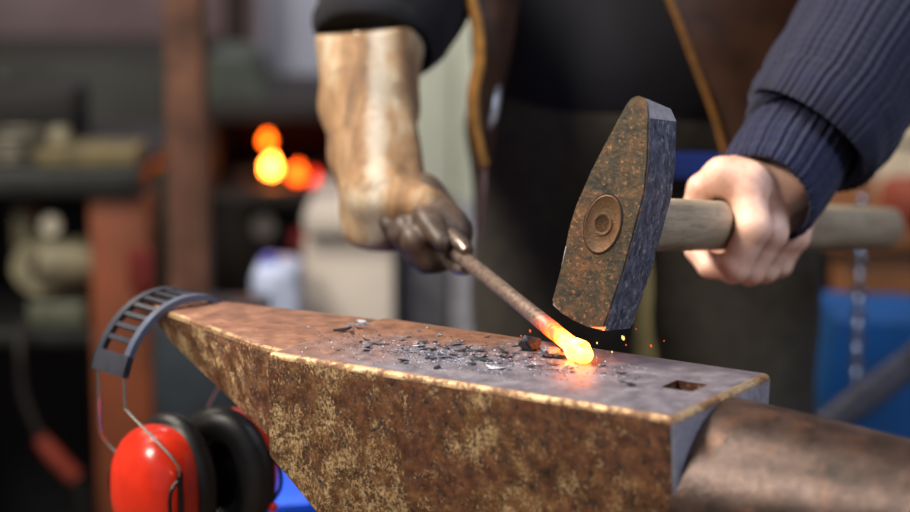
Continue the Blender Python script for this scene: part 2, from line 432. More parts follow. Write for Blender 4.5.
# cut the hardy hole
def cut(o, lo, hi, rot=0):
    b2 = bmesh.new(); box(b2, lo, hi); me = bpy.data.meshes.new('cut'); b2.to_mesh(me); b2.free()
    me.materials.append(M['side'])
    c = bpy.data.objects.new('cut', me); COL.objects.link(c); c.parent = anvil
    md = o.modifiers.new('b', 'BOOLEAN'); md.operation = 'DIFFERENCE'; md.object = c; md.solver = 'EXACT'
    bpy.context.view_layer.update(); dg = bpy.context.evaluated_depsgraph_get()
    nm = bpy.data.meshes.new_from_object(o.evaluated_get(dg)); o.modifiers.clear(); o.data = nm
    nm.name = o.name; bpy.data.objects.remove(c); bpy.data.meshes.remove(me)
bpy.context.view_layer.update()
cut(body, (.310, .072, -.06), (.336, .098, .02))
# square heel tapering to the far end
bm = bmesh.new()
TX0, TX1, TX2 = .004, -.176, -.208
def hring(x, y0, y1, zb, zt=-.0012, r=.004):
    return [bm.verts.new(p) for p in ((x, y0, zt - r), (x, y0 + r * .3, zt - r * .3), (x, y0 + r, zt), (x, y1 - r, zt), (x, y1 - r * .3, zt - r * .3), (x, y1, zt - r),
                                      (x, y1 - .012, zb), (x, y0 + .012, zb))]
secs = [hring(TX0, .013, .153, -.090), hring(-.03, .020, .151, -.078), hring(-.09, .044, .145, -.060), hring(-.14, .063, .139, -.045), hring(TX1, .077, .134, -.034),
        hring(TX2, .096, .124, -.026, -.004)]
for a, b in zip(secs, secs[1:]):
    for k in range(8):
        f = bm.faces.new((a[k], a[(k + 1) % 8], b[(k + 1) % 8], b[k])); f.material_index = {2: 1, 0: 2, 1: 2, 3: 2, 4: 2}.get(k, 0)
bm.faces.new(secs[0]); bm.faces.new(secs[-1])
afin('square_heel', bm, [M['side'], M['top'], M['edge']], 35)
# round horn
bm = bmesh.new()
N = 40; hp = [Vector((LB - .004 + t * .42, .0785, -.081 + .030 * t ** 1.5)) for t in [i / 14 for i in range(15)]]
tube(bm, hp, [.0775 * (1 - .80 * (i / 14) ** 1.25) for i in range(15)], seg=N)
afin('round_horn', bm, [M['horn']], 60)
# foot block under the waist and the stump it stands on
stump = thing('tree_stump', 'round tree stump under the anvil', 'stump', A0 + U * .18 + V * .078 - Vector((0, 0, A0.z)))
bm = bmesh.new(); zs = ZT - .3455
lathe(bm, [(.285, .0), (.275, .05), (.262, .2), (.262, zs - .01), (.255, zs)], 40)
o = finish('trunk', bm, wood('stump_wood', (70, 50, 34), (120, 92, 64), 12, (6, 6, 1)), None); o.parent = stump

# ------------------------------------------------------------------ scale flakes on the anvil
def flake_mesh(name, r, th, mat, seed, elong=1.0, curl=.0):
    rr = random.Random(seed); bm = bmesh.new(); n = rr.randint(5, 8); pts = []
    for k in range(n):
        a = 2 * math.pi * k / n + rr.uniform(-.25, .25); q = r * rr.uniform(.55, 1.1)
        x = math.cos(a) * q * elong; pts.append(Vector((x, math.sin(a) * q, curl * x * x / r)))
    c = bm.verts.new((0, 0, th)); lo = [bm.verts.new(p) for p in pts]; hi = [bm.verts.new(p * .93 + Vector((0, 0, th))) for p in pts]
    bm.faces.new(lo)
    for k in range(n):
        bm.faces.new((lo[k], lo[(k + 1) % n], hi[(k + 1) % n], hi[k])); bm.faces.new((hi[k], hi[(k + 1) % n], c))
    me = bpy.data.meshes.new(name); bmesh.ops.recalc_face_normals(bm, faces=bm.faces[:]); bm.to_mesh(me); bm.free(); me.materials.append(mat); return me
protos = {k: [flake_mesh('scale_flake', 1, .22, M[k], i + 11, [1, 1.6, 2.2, 1.2][i % 4], .12) for i in range(7)] for k in ('flake_dark', 'flake_mid', 'flake_light')}
FL = {'flake_dark': ('small dark flake of scale lying among the many on the anvil face', 'dark scale flakes on the anvil face'),
      'flake_mid': ('small grey flake of scale lying among the many on the anvil face', 'grey scale flakes on the anvil face'),
      'flake_light': ('tiny pale flake of scale lying among the many on the anvil face', 'pale scale flakes on the anvil face')}
def flake(px, py, wpx, kind, label=None, group=None, tilt=.12, flat=None):
    p = onz(px, py, ZT); s = wpx / 2 / 1270.
    o = bpy.data.objects.new('scale_flake', random.choice(protos[kind])); COL.objects.link(o)
    o.location = p + Vector((0, 0, .0003 + abs(tilt) * s * .5)); zz = flat or random.uniform(.6, 1)
    o.scale = (s, s * zz, s * .7); o.rotation_euler = (random.uniform(-tilt, tilt), random.uniform(-tilt, tilt), random.uniform(0, 6.28))
    tag(o, label or FL[kind][0], 'flake', group or (None if label else FL[kind][1]))
    return o
for i in range(230):
    t = random.random()
    if t < .55:
        px = random.gauss(445, 48); py = 352 + (px - 440) * .085 + random.gauss(0, 7.5)
    elif t < .8:
        px = random.uniform(350, 560); py = 349 + (px - 440) * .10 + random.gauss(0, 6)
    else:
        px = random.uniform(470, 640); py = 358 + (px - 500) * .12 + random.gauss(0, 7)
    if px < 318: continue
    lo_edge = 352 + (px - 268) * .162 - 8; hi_edge = (316 + (px - 390) * .148 + 5) if px > 390 else 318
    py = max(hi_edge, min(lo_edge, py))
    k = random.choices(['flake_dark', 'flake_mid', 'flake_light'], [.36, .42, .22])[0]
    w = random.choice([2.5, 3, 4, 5, 7, 10]) if k != 'flake_light' else random.choice([2, 2.5, 3, 4])
    flake(px, py, w, k, tilt=.25)
flake(357, 328, 30, 'flake_mid', 'largest curled grey scale flake near the heel end of the anvil face', tilt=.3, flat=.35)
flake(362, 324, 17, 'flake_light', 'pale curled flake leaning on the largest grey one', tilt=.35, flat=.5)
flake(341, 332, 28, 'flake_dark', 'long dark sliver of scale beside the largest curled flake', tilt=.15, flat=.25)
flake(494, 369, 10, 'flake_light', 'brightest white flake lying alone between the scale and the front edge', tilt=.2, flat=.9)
flake(403, 362, 10, 'flake_dark', 'upturned black flake in front of the grey scale patch', tilt=.5)
flake(437, 368, 15, 'flake_dark', 'flat black flake nearest the front edge of the scale patch', tilt=.05, flat=.4)
flake(420, 347, 9, 'flake_light', 'bright pale flake on the middle of the scale patch', tilt=.4)
def lump(name, c, r, label, seed, mat):
    bm = bmesh.new(); bmesh.ops.create_icosphere(bm, subdivisions=2, radius=1); rr = random.Random(seed)
    for v in bm.verts: 
        k = rr.uniform(.7, 1.15); v.co = Vector((v.co.x * r[0] * k, v.co.y * r[1] * k, v.co.z * r[2] * k))
    o = finish(name, bm, mat, None, True, c, 30); return tag(o, label, 'scale')
lump('scale_lump', onz(530, 351, ZT) + Vector((0, .004, .005)), (.009, .008, .0065), 'dark rounded lump of scale left of the glowing bar', 3, M['flake_dark'])
lump('scale_lump', onz(549, 357, ZT) + Vector((0, 0, .004)), (.0085, .006, .005), 'broken light and dark crust lying against the glowing bar', 5, M['flake_mid'])
lump('scale_lump', onz(561, 357, ZT) + Vector((0, -.004, .002)), (.007, .004, .0028), 'flat black crumb right under the neck of the glowing bar', 9, M['flake_dark'])
# fine grit nobody could count
bm = bmesh.new()
for i in range(1600):
    px = random.gauss(460, 75); py = 353 + (px - 440) * .10 + random.gauss(0, 8)
    lo_edge = 352 + (px - 268) * .162 - 5; hi_edge = (316 + (px - 390) * .148 + 4) if px > 390 else 316
    if not (hi_edge < py < lo_edge) or px < 300 or px > 700: continue
    p = onz(px, py, ZT); s = random.uniform(.0003, .0010)
    vs = [bm.verts.new(p + Vector(q) * s) for q in ((1, 0, -.1), (-.6, .8, -.1), (-.5, -.9, -.1), (0, 0, .9))]
    for t in ((0, 1, 2), (0, 1, 3), (1, 2, 3), (2, 0, 3)): bm.faces.new([vs[k] for k in t]).material_index = random.choice([0, 0, 1, 1, 2])
o = finish('scale_grit', bm, [M['flake_dark'], M['flake_mid'], M['flake_light']], None, False)
tag(o, 'fine grit of forge scale strewn over the anvil face', 'grit', None, 'stuff')

# ------------------------------------------------------------------ the hot bar and the tongs
TIP = onz(580, 362, ZT) + Vector((0, 0, .0078))
GRIP = at(462, 257, 1.85)
bd = (GRIP - TIP).normalized()
bar = thing('hot_steel_bar', 'round steel bar with a glowing yellow bulbous end resting on the anvil', 'steel bar', TIP)
bar.rotation_euler = frame_to(bd).to_euler()
BL = (GRIP - TIP).length + .02
def bfin(name, bm, mats):
    me = bpy.data.meshes.new(name); bmesh.ops.recalc_face_normals(bm, faces=bm.faces[:]); bm.to_mesh(me); bm.free()
    me.materials.append(mats); me.polygons.foreach_set('use_smooth', [True] * len(me.polygons))
    o = bpy.data.objects.new(name, me); link(o, bar); return o
hot = hot_mat('glowing_bar_steel', [(0, (255, 126, 36), 22.0), (.05, (255, 138, 54), 26.0), (.15, (255, 128, 42), 22.0), (.26, (255, 98, 14), 9.0), (.36, (255, 80, 8), 3.6), (.43, (255, 62, 16), 1.1), (.50, (220, 44, 20), .3), (.58, (120, 20, 4), .0)], .15)
bm = bmesh.new()
pts = [(0, -.014), (.0045, -.013), (.0075, -.009), (.0095, -.002), (.0099, .004), (.0092, .011), (.0076, .018), (.0064, .024), (.0065, .030), (.0066, .05)]
lathe(bm, [(max(r, .0005), z) for r, z in pts], 20)
rr = random.Random(2)
for v in bm.verts:
    if v.co.z < .02: v.co.x *= 1.0 + .12 * math.sin(v.co.z * 300); v.co.y *= .86
bfin('glowing_tip', bm, hot)
bm = bmesh.new(); lathe(bm, [(.0068, .05), (.0069, .08), (.0066, .12), (.0066, BL)], 20)
bfin('shank', bm, hot)
# tongs: two jaws on the bar, a rivet, two reins running back through the glove
tn = thing('blacksmith_tongs', 'steel tongs in the gloved fist gripping the hot bar', 'tongs', GRIP)
side = bd.cross(Vector((0, 0, 1))).normalized(); upv = side.cross(bd).normalized()
for s in (-1, 1):
    bm = bmesh.new()
    tube(bm, crom([GRIP - bd * .012 + upv * s * .0085, GRIP + bd * .004 + upv * s * .0115, GRIP + bd * .03 + upv * s * .011, GRIP + bd * .045 + upv * s * .004], 5), [.0045, .006, .0065, .006], 12, flat=1.3)
    finish('jaw', bm, M['tongs'], tn)
    bm = bmesh.new()
    tube(bm, crom([GRIP + bd * .045 + upv * s * .004, GRIP + bd * .08 - upv * s * .008, GRIP + bd * .16 - upv * s * .012, GRIP + bd * .22 - upv * s * .010], 5), [.006, .0055, .005, .0045], 10)
    finish('rein', bm, M['tongs'], tn)
bm = bmesh.new(); lathe(bm, [(.007, -.012), (.008, -.010), (.008, .010), (.006, .013)], 14, frame_to(side, GRIP + bd * .045)); finish('rivet', bm, M['tongs'], tn)

# ------------------------------------------------------------------ the hammer
HC = Vector((.1202, 1.6252, .9272))
He = Vector((.8506, -.4875, -.1972)); Hd = Vector((.4634, .8721, -.1571)).normalized(); Hn = Vector((.2485, .0422, .9677))
He = (He - Hd * He.dot(Hd)).normalized(); Hn = He.cross(Hd).normalized()
def onface(px, py, off=0.0):             # front cheek plane of the hammer head
    r = ray(px, py); o = Vector((0, 0, CZ)); c = HC + Hd * off
    return o + r * ((c - o).dot(Hd) / r.dot(Hd))
ham = thing('sledge_hammer', 'heavy wedge-shaped hammer held over the anvil with a pale wooden handle', 'hammer', HC)
outl = [(551, 305), (560, 312), (573, 320), (588, 327), (603, 331), (624, 270), (637, 222), (645, 192), (648, 160), (649, 118), (648, 104), (645, 98), (638, 95.5), (631, 98), (626, 104),
        (608, 137), (590, 172), (575, 207), (569, 226), (565, 246), (559, 276)]
bm = bmesh.new()
SD = .057
P = [onface(*q) for q in outl]
_, back, _ = prism(bm, P, Hd * SD)
for v in back:
    if (v.co - HC).dot(Hn) > .070: v.co -= Hn * .0055
bm.edges.ensure_lookup_table()
es = [e for e in bm.edges if abs((e.verts[0].co - e.verts[1].co).normalized().dot(Hd)) < .5]
lowe = [e for e in es if all((v.co - HC).dot(Hn) < -.06 for v in e.verts) and abs((e.verts[0].co - e.verts[1].co).normalized().dot(Hn)) < .75]
bmesh.ops.bevel(bm, geom=lowe, offset=.0034, segments=2, affect='EDGES')
es = [e for e in bm.edges if e.is_valid and len(e.link_faces) == 2 and e.calc_face_angle(0) > .5 and all((v.co - HC).dot(Hn) > -.10 for v in e.verts) and abs((e.verts[0].co - e.verts[1].co).normalized().dot(Hd)) < .5 and max((v.co - HC).dot(Hn) for v in e.verts) > -.06]
bmesh.ops.bevel(bm, geom=es, offset=.0014, segments=2, affect='EDGES')
bmesh.ops.recalc_face_normals(bm, faces=bm.faces[:])
for f in bm.faces:
    f.normal_update(); n = f.normal; a = f.calc_area()
    c = f.calc_center_median()
    bz = (c - HC).dot(Hd)
    if abs(n.dot(Hd)) > .95: f.material_index = 0
    elif abs(n.dot(Hd)) > .15: f.material_index = 2
    elif (c - HC).dot(Hn) > .066 and n.dot(Hn) > .3: f.material_index = 2
    elif n.dot(Hn) < -.3: f.material_index = 2
    else: f.material_index = 1
head = finish('head', bm, [M['hface'], M['hside'], M['hedge']], ham)
# the eye: oval end of the handle wedged in the head, ringed
ec = onface(603, 224)
bm = bmesh.new()
def oval(a, b, off, n=36, cx=0, cy=0): return [ec + He * (math.cos(t) * a + cx) + Hn * (math.sin(t) * b + cy) + Hd * off for t in [2 * math.pi * k / n for k in range(n)]]
def ringstack(bm, rings, mats):
    R = [[bm.verts.new(p) for p in r] for r in rings]
    for i in range(len(R) - 1):
        for k in range(len(R[i])): bm.faces.new((R[i][k], R[i][(k + 1) % len(R[i])], R[i + 1][(k + 1) % len(R[i])], R[i + 1][k])).material_index = mats[i]
    bm.faces.new(R[-1]).material_index = mats[-1]
ringstack(bm, [oval(.0152, .0232, .001), oval(.0150, .0230, -.0010), oval(.0142, .0220, -.0014), oval(.0128, .0205, -.0006), oval(.008, .009, -.0006)], [1, 0, 0, 0, 0])
finish('eye_end', bm, [M['eye'], M['hface']], ham)
bm = bmesh.new()
ringstack(bm, [oval(.0080, .0092, -.0004), oval(.0078, .0090, -.0016), oval(.0070, .0082, -.0018), oval(.0058, .0069, -.0014), oval(.0054, .0065, -.0006)], [0, 0, 0, 0, 0])
finish('ring_wedge', bm, M['eye'], ham)
bm = bmesh.new()   # dark gap round the oval
ringstack(bm, [oval(.0160, .0242, .0003), oval(.0160, .0242, -.0003), oval(.0151, .0231, -.0003)], [0, 0, 0])
finish('eye_gap', bm, plain('dark_gap', (20, 16, 14), .8), ham)
# handle
HA = ec + Hd * SD
def hpx(x):                               # how far along the handle it is seen at column x
    lo, hi = 0., 2.
    for _ in range(40):
        m = (lo + hi) / 2; p = ec + Hd * m; q = p - Vector((0, 0, CZ)); dd = q.y * cp - q.z * sp
        if 455 + FPX * q.x / dd < x: lo = m
        else: hi = m
    return lo
HL = hpx(889)
# straight axis through the eye, bent very slightly as seen
def haxis(s): return ec + Hd * s
bm = bmesh.new(); n = 26
path = [haxis(.045 + (HL - .045) * i / n) for i in range(n + 1)]
rad = [.0225, .0222, .0218, .0218, .0220, .0224, .0226, .0222]
tube(bm, path, interp(rad, n + 1), 32, up=Hn, flat=.74)
es = [e for e in bm.edges if len([f for f in e.link_faces if len(f.verts) > 4]) == 1]
bmesh.ops.bevel(bm, geom=es, offset=.003, segments=3, affect='EDGES')
handle = finish('handle', bm, None, ham, True) if False else None
mwood = NB('ash_handle_wood')
def handle_mat():
    n = mwood; m4 = n.node('ShaderNodeMapping', vector_type='TEXTURE'); m4.inputs['Rotation'].default_value = frame_to(Hd).to_euler(); m4.inputs['Scale'].default_value = (.12, .12, 1)
    n.link(n.co, m4.inputs[0])
    f = n.noise(9, 6, .65, m4.outputs[0]); g = n.noise(26, 6, .7, m4.outputs[0]); d = n.noise(30, 4, .6)
    c = n.ramp(f, [(.3, (132, 118, 98)), (.5, (164, 148, 124)), (.7, (186, 172, 148))])
    c = n.mix(n.math('MULTIPLY', n.ramp(g, [(.52, 0.), (.66, 1.)]), .6), c, (110, 96, 80))
    c = n.mix(n.math('MULTIPLY', n.ramp(d, [(.55, 0.), (.75, 1.)]), .4), c, (122, 110, 96))
    n.bump(g, .25, .0008); return n.set(color=c, rough=.5)
handle = finish('handle', bm, handle_mat(), ham)

# ------------------------------------------------------------------ sparks
sp_m = NB('spark_glow').set(color=(40, 10, 0), em=(255, 90, 20), es=1.3)
sp_y = NB('yellow_spark_glow').set(color=(60, 40, 10), em=(255, 200, 110), es=1.8)
SPK = [(623, 338, 2.6, sp_y, 'pale yellow spark just under the hammer head'), (597, 343, 1.2, sp_y, None), (651, 346, 1.6, sp_m, None), (626, 345, 1.0, sp_m, None), (580, 341, 1.3, sp_m, None),
       (612, 352, 1.2, sp_y, None), (530, 331, 1.6, sp_m, None), (521, 336, 1.0, sp_m, None), (641, 356, .9, sp_y, None), (636, 329, .8, sp_m, None), (664, 341, .8, sp_m, None), (601, 357, 1.6, sp_y, None)]
for x, y, r, m, lb in SPK:
    bm = bmesh.new(); p = at(x, y, 1.63 if y < 350 else 1.64); a = r / 1700
    tube(bm, [(-.6 * a, 0, 1.3 * a), (0, 0, .4 * a), (.2 * a, 0, -.5 * a), (.5 * a, 0, -1.3 * a)], [a * .15, a * .8, a * .8, a * .1], 8)
    o = finish('spark', bm, m, None, True, p)
    tag(o, lb or 'tiny glowing spark flying between hammer and anvil', 'spark', None if lb else 'tiny sparks round the blow')

# ------------------------------------------------------------------ ear defenders
EO = A0 + U * -.186 + V * .106 + Z3 * 0; U2 = Vector((.67, -.742, 0)).normalized(); V2 = Vector((.742, .67, 0)).normalized()
muff = thing('ear_defenders', 'red ear defenders with a black ladder headband hanging over the anvil heel', 'ear defenders', EO)
def E(u, v, z): return EO + U2 * (u + .186) + V2 * (v - .106) + Z3 * z
U0, U1 = -.212, -.163; VC = .106; RV = .070; ZR = .078
def arc(t, r=0):   # t from 0 (near end) to pi (far end)
    return (VC - (RV + r) * math.cos(t), .0035 - ZR + (ZR + r) * math.sin(t))
def rail(u0, u1, t0, t1, r0, r1, n=30, taper=None):
    bm = bmesh.new(); R = []
    for i in range(n + 1):
        t = t0 + (t1 - t0) * i / n
        v0, z0 = arc(t, r0); v1, z1 = arc(t, r1)
        R.append([bm.verts.new(E(u, v, z)) for u, v, z in ((u0, v0, z0), (u1, v0, z0), (u1, v1, z1), (u0, v1, z1))])
    for a, b in zip(R, R[1:]):
        for k in range(4): bm.faces.new((a[k], a[(k + 1) % 4], b[(k + 1) % 4], b[k]))
    bm.faces.new(R[0]); bm.faces.new(R[-1])
    bmesh.ops.bevel(bm, geom=[e for e in bm.edges if not any(len(f.verts) != 4 for f in e.link_faces)][:0] or [], offset=.001) if False else None
    return bm
T0, T1 = .30, math.pi - .30
hb = finish('headband', rail(U0, U0 + .0075, T0, T1, 0, .0055), M['black_plastic'], muff, True, None, 30)
hb2 = finish('headband_rail', rail(U1 - .0075, U1, T0, T1, 0, .0055), M['rail_plastic'], muff, True, None, 30)
for s in (0, 1):
    ta = T0 - .03 if s == 0 else T1 - .20; o = finish('headband_end', rail(U0, U1, ta, ta + .23, -.0005, .006, 6), M['black_plastic'], muff, True, None, 30)
for i in range(13):
    t = T0 + .36 + i * (T1 - T0 - .66) / 12
    o = finish('headband_rung', rail(U0 + .005, U1 - .005, t - .028, t + .028, .001, .0045, 2), M['black_plastic'], muff, True, None, 30)
cups = []
ZC = -.160; UC = -.178
for s in (-1, 1):
    vc = VC + .010 + s * .037; ax = (V2 * s + U2 * (.22 if s < 0 else -.55)).normalized(); upz = (Z3 - ax * Z3.dot(ax)).normalized(); sx = upz.cross(ax)
    m3 = Matrix((sx, upz, ax)).transposed(); c = E(UC, vc, ZC)
    bm = bmesh.new(); R = []; prof_c = [(1.0, -.004), (1.02, .004), (1.0, .012), (.95, .020), (.84, .028), (.66, .0345), (.40, .0385), (.15, .040)]
    for k, z in prof_c:
        R.append([bm.verts.new(c + m3 @ Vector((math.copysign(abs(math.cos(a)) ** .85, math.cos(a)) * .041 * k, math.copysign(abs(math.sin(a)) ** .85, math.sin(a)) * .055 * k, z))) for a in [2 * math.pi * j / 36 for j in range(36)]])
    for a, b in zip(R, R[1:]):
        for j in range(36): bm.faces.new((a[j], a[(j + 1) % 36], b[(j + 1) % 36], b[j]))
    bm.faces.new(R[0]); bm.faces.new(R[-1])
    cup = finish('cup_shell', bm, M['red'], muff, True, None, 60); cup['label'] = 'near red cup' if s < 0 else 'far red cup'
    bm = bmesh.new(); Rr = []
    for i in range(40):
        a = 2 * math.pi * i / 40; cc = c + m3 @ Vector((math.cos(a) * .032, math.sin(a) * .046, -.015)); rad_d = m3 @ Vector((math.cos(a), math.sin(a), 0))
        Rr.append([bm.verts.new(cc + rad_d * math.cos(b) * .017 + (m3 @ Vector((0, 0, 1))) * math.sin(b) * .014) for b in [2 * math.pi * j / 14 for j in range(14)]])
    for i in range(40):
        for j in range(14): bm.faces.new((Rr[i][j], Rr[(i + 1) % 40][j], Rr[(i + 1) % 40][(j + 1) % 14], Rr[i][(j + 1) % 14]))
    finish('ear_cushion', bm, M['cushion'], muff, True)
    bm = bmesh.new()
    q = [c + m3 @ Vector((math.cos(a) * .040, math.sin(a) * .053, -.006)) for a in [2 * math.pi * j / 36 for j in range(36)]]
    prism(bm, q, (m3 @ Vector((0, 0, 1))) * .004); finish('cushion_plate', bm, M['yoke'], muff)
    # wires from the band end to the yokes on both sides of the cup
    for w, ub in ((-1, U0 + .004), (1, U1 - .004)):
        vb, zb = arc(T0 if s < 0 else T1, .002); vo = vc + s * .012
        kx = UC + w * .046
        tt = [E(ub, vb, zb + .004), E(ub, vb, zb - .026), E(ub + w * .004, vb + (-s) * .002, zb - .034), E(kx + (w * .010), vo + (vb - vo) * .4, ZC + .040), E(kx, vo, ZC + .020)]
        bm = bmesh.new(); tube(bm, crom(tt, 6), .0013, 8); finish('wire_arm', bm, M['wire'], muff)
        bm = bmesh.new(); y0 = E(kx, vo, ZC + .026)
        tube(bm, crom([y0, E(kx + w * .001, vo, ZC + .005), E(kx, vo, ZC - .018), E(kx - w * .003, vo, ZC - .026)], 4), [.003, .0026, .0028, .0034], 8)
        tube(bm, crom([E(kx, vo, ZC + .018), E(kx, vo + s * .009, ZC + .010), E(kx, vo + s * .010, ZC - .010), E(kx, vo, ZC - .022)], 4), .0018, 8)
        finish('yoke', bm, M['yoke'], muff)
        bm = bmesh.new(); lathe(bm, [(.0045, -.002), (.0045, .002), (.003, .003)], 12, frame_to(U2 * w, E(kx + w * .001, vo, ZC - .026))); finish('pivot', bm, M['red'], muff)
    if s < 0: nc, nm3 = c, m3
bm = bmesh.new()   # faint two-line print on the near cup
for row, (n_, w_) in enumerate(((9, .0020), (6, .0018))):
    for i in range(n_):
        x = -.010 + i * .0025 + row * .003; y = -.024 - row * .007
        k = math.sqrt(max(0, 1 - (x / .041) ** 2 - (y / .055) ** 2)); z = .0428 * k ** .75
        cx = nc + nm3 @ Vector((-x, y, z)); 
        for v in bmesh.ops.create_cube(bm, size=1)['verts']: v.co = cx + nm3 @ Vector((v.co.x * w_, v.co.y * .003, v.co.z * .0008))
finish('printed_marking', bm, M['print'], muff, False)

# ------------------------------------------------------------------ the smith
man = thing('person', 'person in navy jumper, open brown leather vest and dark trousers, holding hammer and tongs', 'person', (.17, 2.36, 0))
def sweep_part(name, path, radii, mat, seg=64, flat=1., n=10, disp=None, parent=None, uvs=True, cap=True):
    bm = bmesh.new(); P = crom(path, n); tube(bm, P, interp(radii, len(P)), seg, cap, flat=flat, uv=uvs, disp=disp)
    return finish(name, bm, mat, parent or man, True, None, 80)
# hand on the handle: joints given where they are seen, depth measured from the handle's own axis
def hx(px):
    s = hpx(px); return haxis(s)
def J(px, py, dy, ref=None):
    y = hx(ref or px).y; return at(px, py, y + dy)
HY = hx(765).y
def G(s_, a, b): return ec + Hd * s_ + He * a + Hn * b
si = [hpx(718), hpx(733), hpx(748), hpx(763)]
base = [G(si[0] + .012, .010, .041), G(si[1] + .016, .024, .042), G(si[2] + .014, .036, .040), G(si[3] + .004, .029, .031)]
mcp = [G(si[0], .032, .008), G(si[1], .035, .004), G(si[2], .035, .001), G(si[3], .032, -.001)]
pip = [G(si[0], .024, -.031), G(si[1], .026, -.033), G(si[2], .026, -.032), G(si[3], .025, -.029)]
dip = [G(si[0] + .002, .002, -.036), G(si[1], -.001, -.037), G(si[2], 0, -.036), G(si[3], 0, -.034)]
tipj = [G(si[0] + .006, -.017, -.028), G(si[1], -.024, -.026), G(si[2], -.023, -.025), G(si[3], -.022, -.024)]
HYc = G(si[1], 0, .05).y
wr = at(784, 178, HYc + .012)
fr = [.0130, .0128, .0122, .0108]
th = [G(si[0] + .030, -.004, .044), G(si[0] + .004, -.010, .042), G(si[0] + .002, -.025, .027), G(si[0] + .004, -.029, -.004)]
def left_hand(P):
    d = sd_cone(P, wr, at(800, 150, HYc + .05), .034, .028)
    for i, m in enumerate(mcp):
        d = smin(d, sd_cone(P, wr, base[i], .020, .017), .010)
        d = smin(d, sd_cone(P, base[i], m, .0170, fr[i] + .0020), .010)
    d = smin(d, sd_cone(P, th[0], th[1], .020, .0150), .012)
    d = smin(d, sd_cone(P, th[1], base[0], .013, .0115), .012)
    for k in range(4):
        f = sd_cone(P, mcp[k], pip[k], fr[k] + .0016, fr[k] + .0002)
        f = smin(f, sd_ell(P, mcp[k] + Vector((0, -.0015, .001)), (fr[k] + .0015,) * 3), .006)
        f = smin(f, sd_ell(P, pip[k] + Vector((0, -.001, -.0005)), (fr[k] + .0006,) * 3), .004)
        f = smin(f, sd_cone(P, pip[k], dip[k], fr[k] - .0003, fr[k] - .0020), .003)
        f = smin(f, sd_cone(P, dip[k], tipj[k], fr[k] - .002, fr[k] - .0040), .003)
        d = smin(d, f, .0034)
    t = sd_cone(P, th[1], th[2], .0140, .0118)
    t = smin(t, sd_cone(P, th[2], th[3], .0118, .0100), .004)
    d = smin(d, t, .006)
    return d
allp = [wr] + base + mcp + pip + dip + tipj + th
lo = [min(p[i] for p in allp) - .035 for i in range(3)]; hi = [max(p[i] for p in allp) + .035 for i in range(3)]
bm = bmesh.new(); sdf_mesh(bm, left_hand, lo, hi, .0020)
# the rest of the body, under the clothes
SH_L = Vector((.38, 2.42, 1.42)); EL_L = Vector((.545, 2.33, 1.13)); WR_L = wr.copy()
GH = at(400, 214, 1.92); 
SH_R = Vector((-.02, 2.44, 1.42)); EL_R = Vector((-.13, 2.40, 1.12)); WR_R = at(388, 190, 2.02)
HIPZ = .90; CX = .205
def body_f(P):
    d = sd_ell(P, (CX, 2.44, 1.22), (.19, .125, .30))
    d = smin(d, sd_ell(P, (CX, 2.44, .93), (.160, .12, .14)), .06)
    for sx_, sh, el, w_ in ((1, SH_L, EL_L, WR_L), (-1, SH_R, EL_R, WR_R)):
        d = smin(d, sd_cone(P, sh, el, .055, .040), .04); d = smin(d, sd_cone(P, el, w_, .040 if sx_ > 0 else .034, .026 if sx_ > 0 else .020), .02)
        hipx = CX + sx_ * .095
        kx = CX + sx_ * .105
        d = smin(d, sd_cone(P, (hipx, 2.44, .88), (kx, 2.42, .50), .088, .058), .03)
        d = smin(d, sd_cone(P, (kx, 2.42, .50), (kx + sx_ * .01, 2.46, .10), .058, .042), .02)
        d = smin(d, sd_cone(P, (kx + sx_ * .01, 2.46, .06), (kx + sx_ * .03, 2.32, .04), .04, .034), .02)
    d = smin(d, sd_cone(P, (CX, 2.45, 1.42), (CX, 2.42, 1.58), .06, .055), .04)
    h = sd_ell(P, (CX, 2.405, 1.675), (.076, .097, .118))
    h = smin(h, sd_cone(P, (CX, 2.31, 1.675), (CX, 2.29, 1.645), .009, .014), .008)
    h = smin(h, sd_ell(P, (CX, 2.35, 1.60), (.045, .045, .035)), .02)
    for q in (-1, 1): h = smin(h, sd_ell(P, (CX + q * .078, 2.41, 1.665), (.010, .020, .032)), .006)
    return smin(d, h, .02)
sdf_mesh(bm, body_f, (-.25, 2.2, 0), (.66, 2.62, 1.82), .012) if False else None
def body_all(P): return body_f(P)
sdf_mesh(bm, body_all, (-.24, 1.86, -.01), (.66, 2.62, 1.82), .011)
body_o = finish('body', bm, M['skin'], man, True, None, 180)
# face: eyes, mouth, hair (above the frame)
for q in (-1, 1):
    bm = bmesh.new(); ellipsoid(bm, (CX + q * .031, 2.322, 1.685), (.012, .009, .008)); finish('eye', bm, plain('eye_white', (220, 216, 208), .3), man)
bm = bmesh.new(); ellipsoid(bm, (CX, 2.308, 1.605), (.022, .008, .006)); finish('mouth', bm, plain('lip', (160, 90, 80), .5), man)
bm = bmesh.new(); sdf_mesh(bm, lambda P: np.maximum(sd_ell(P, (CX, 2.415, 1.69), (.086, .106, .122)), -sd_ell(P, (CX, 2.27, 1.62), (.09, .11, .13))), (CX - .1, 2.28, 1.56), (CX + .1, 2.54, 1.83), .006)
finish('hair', bm, plain('brown_hair', (60, 44, 34), .8, 0, .3, 120, .5), man)
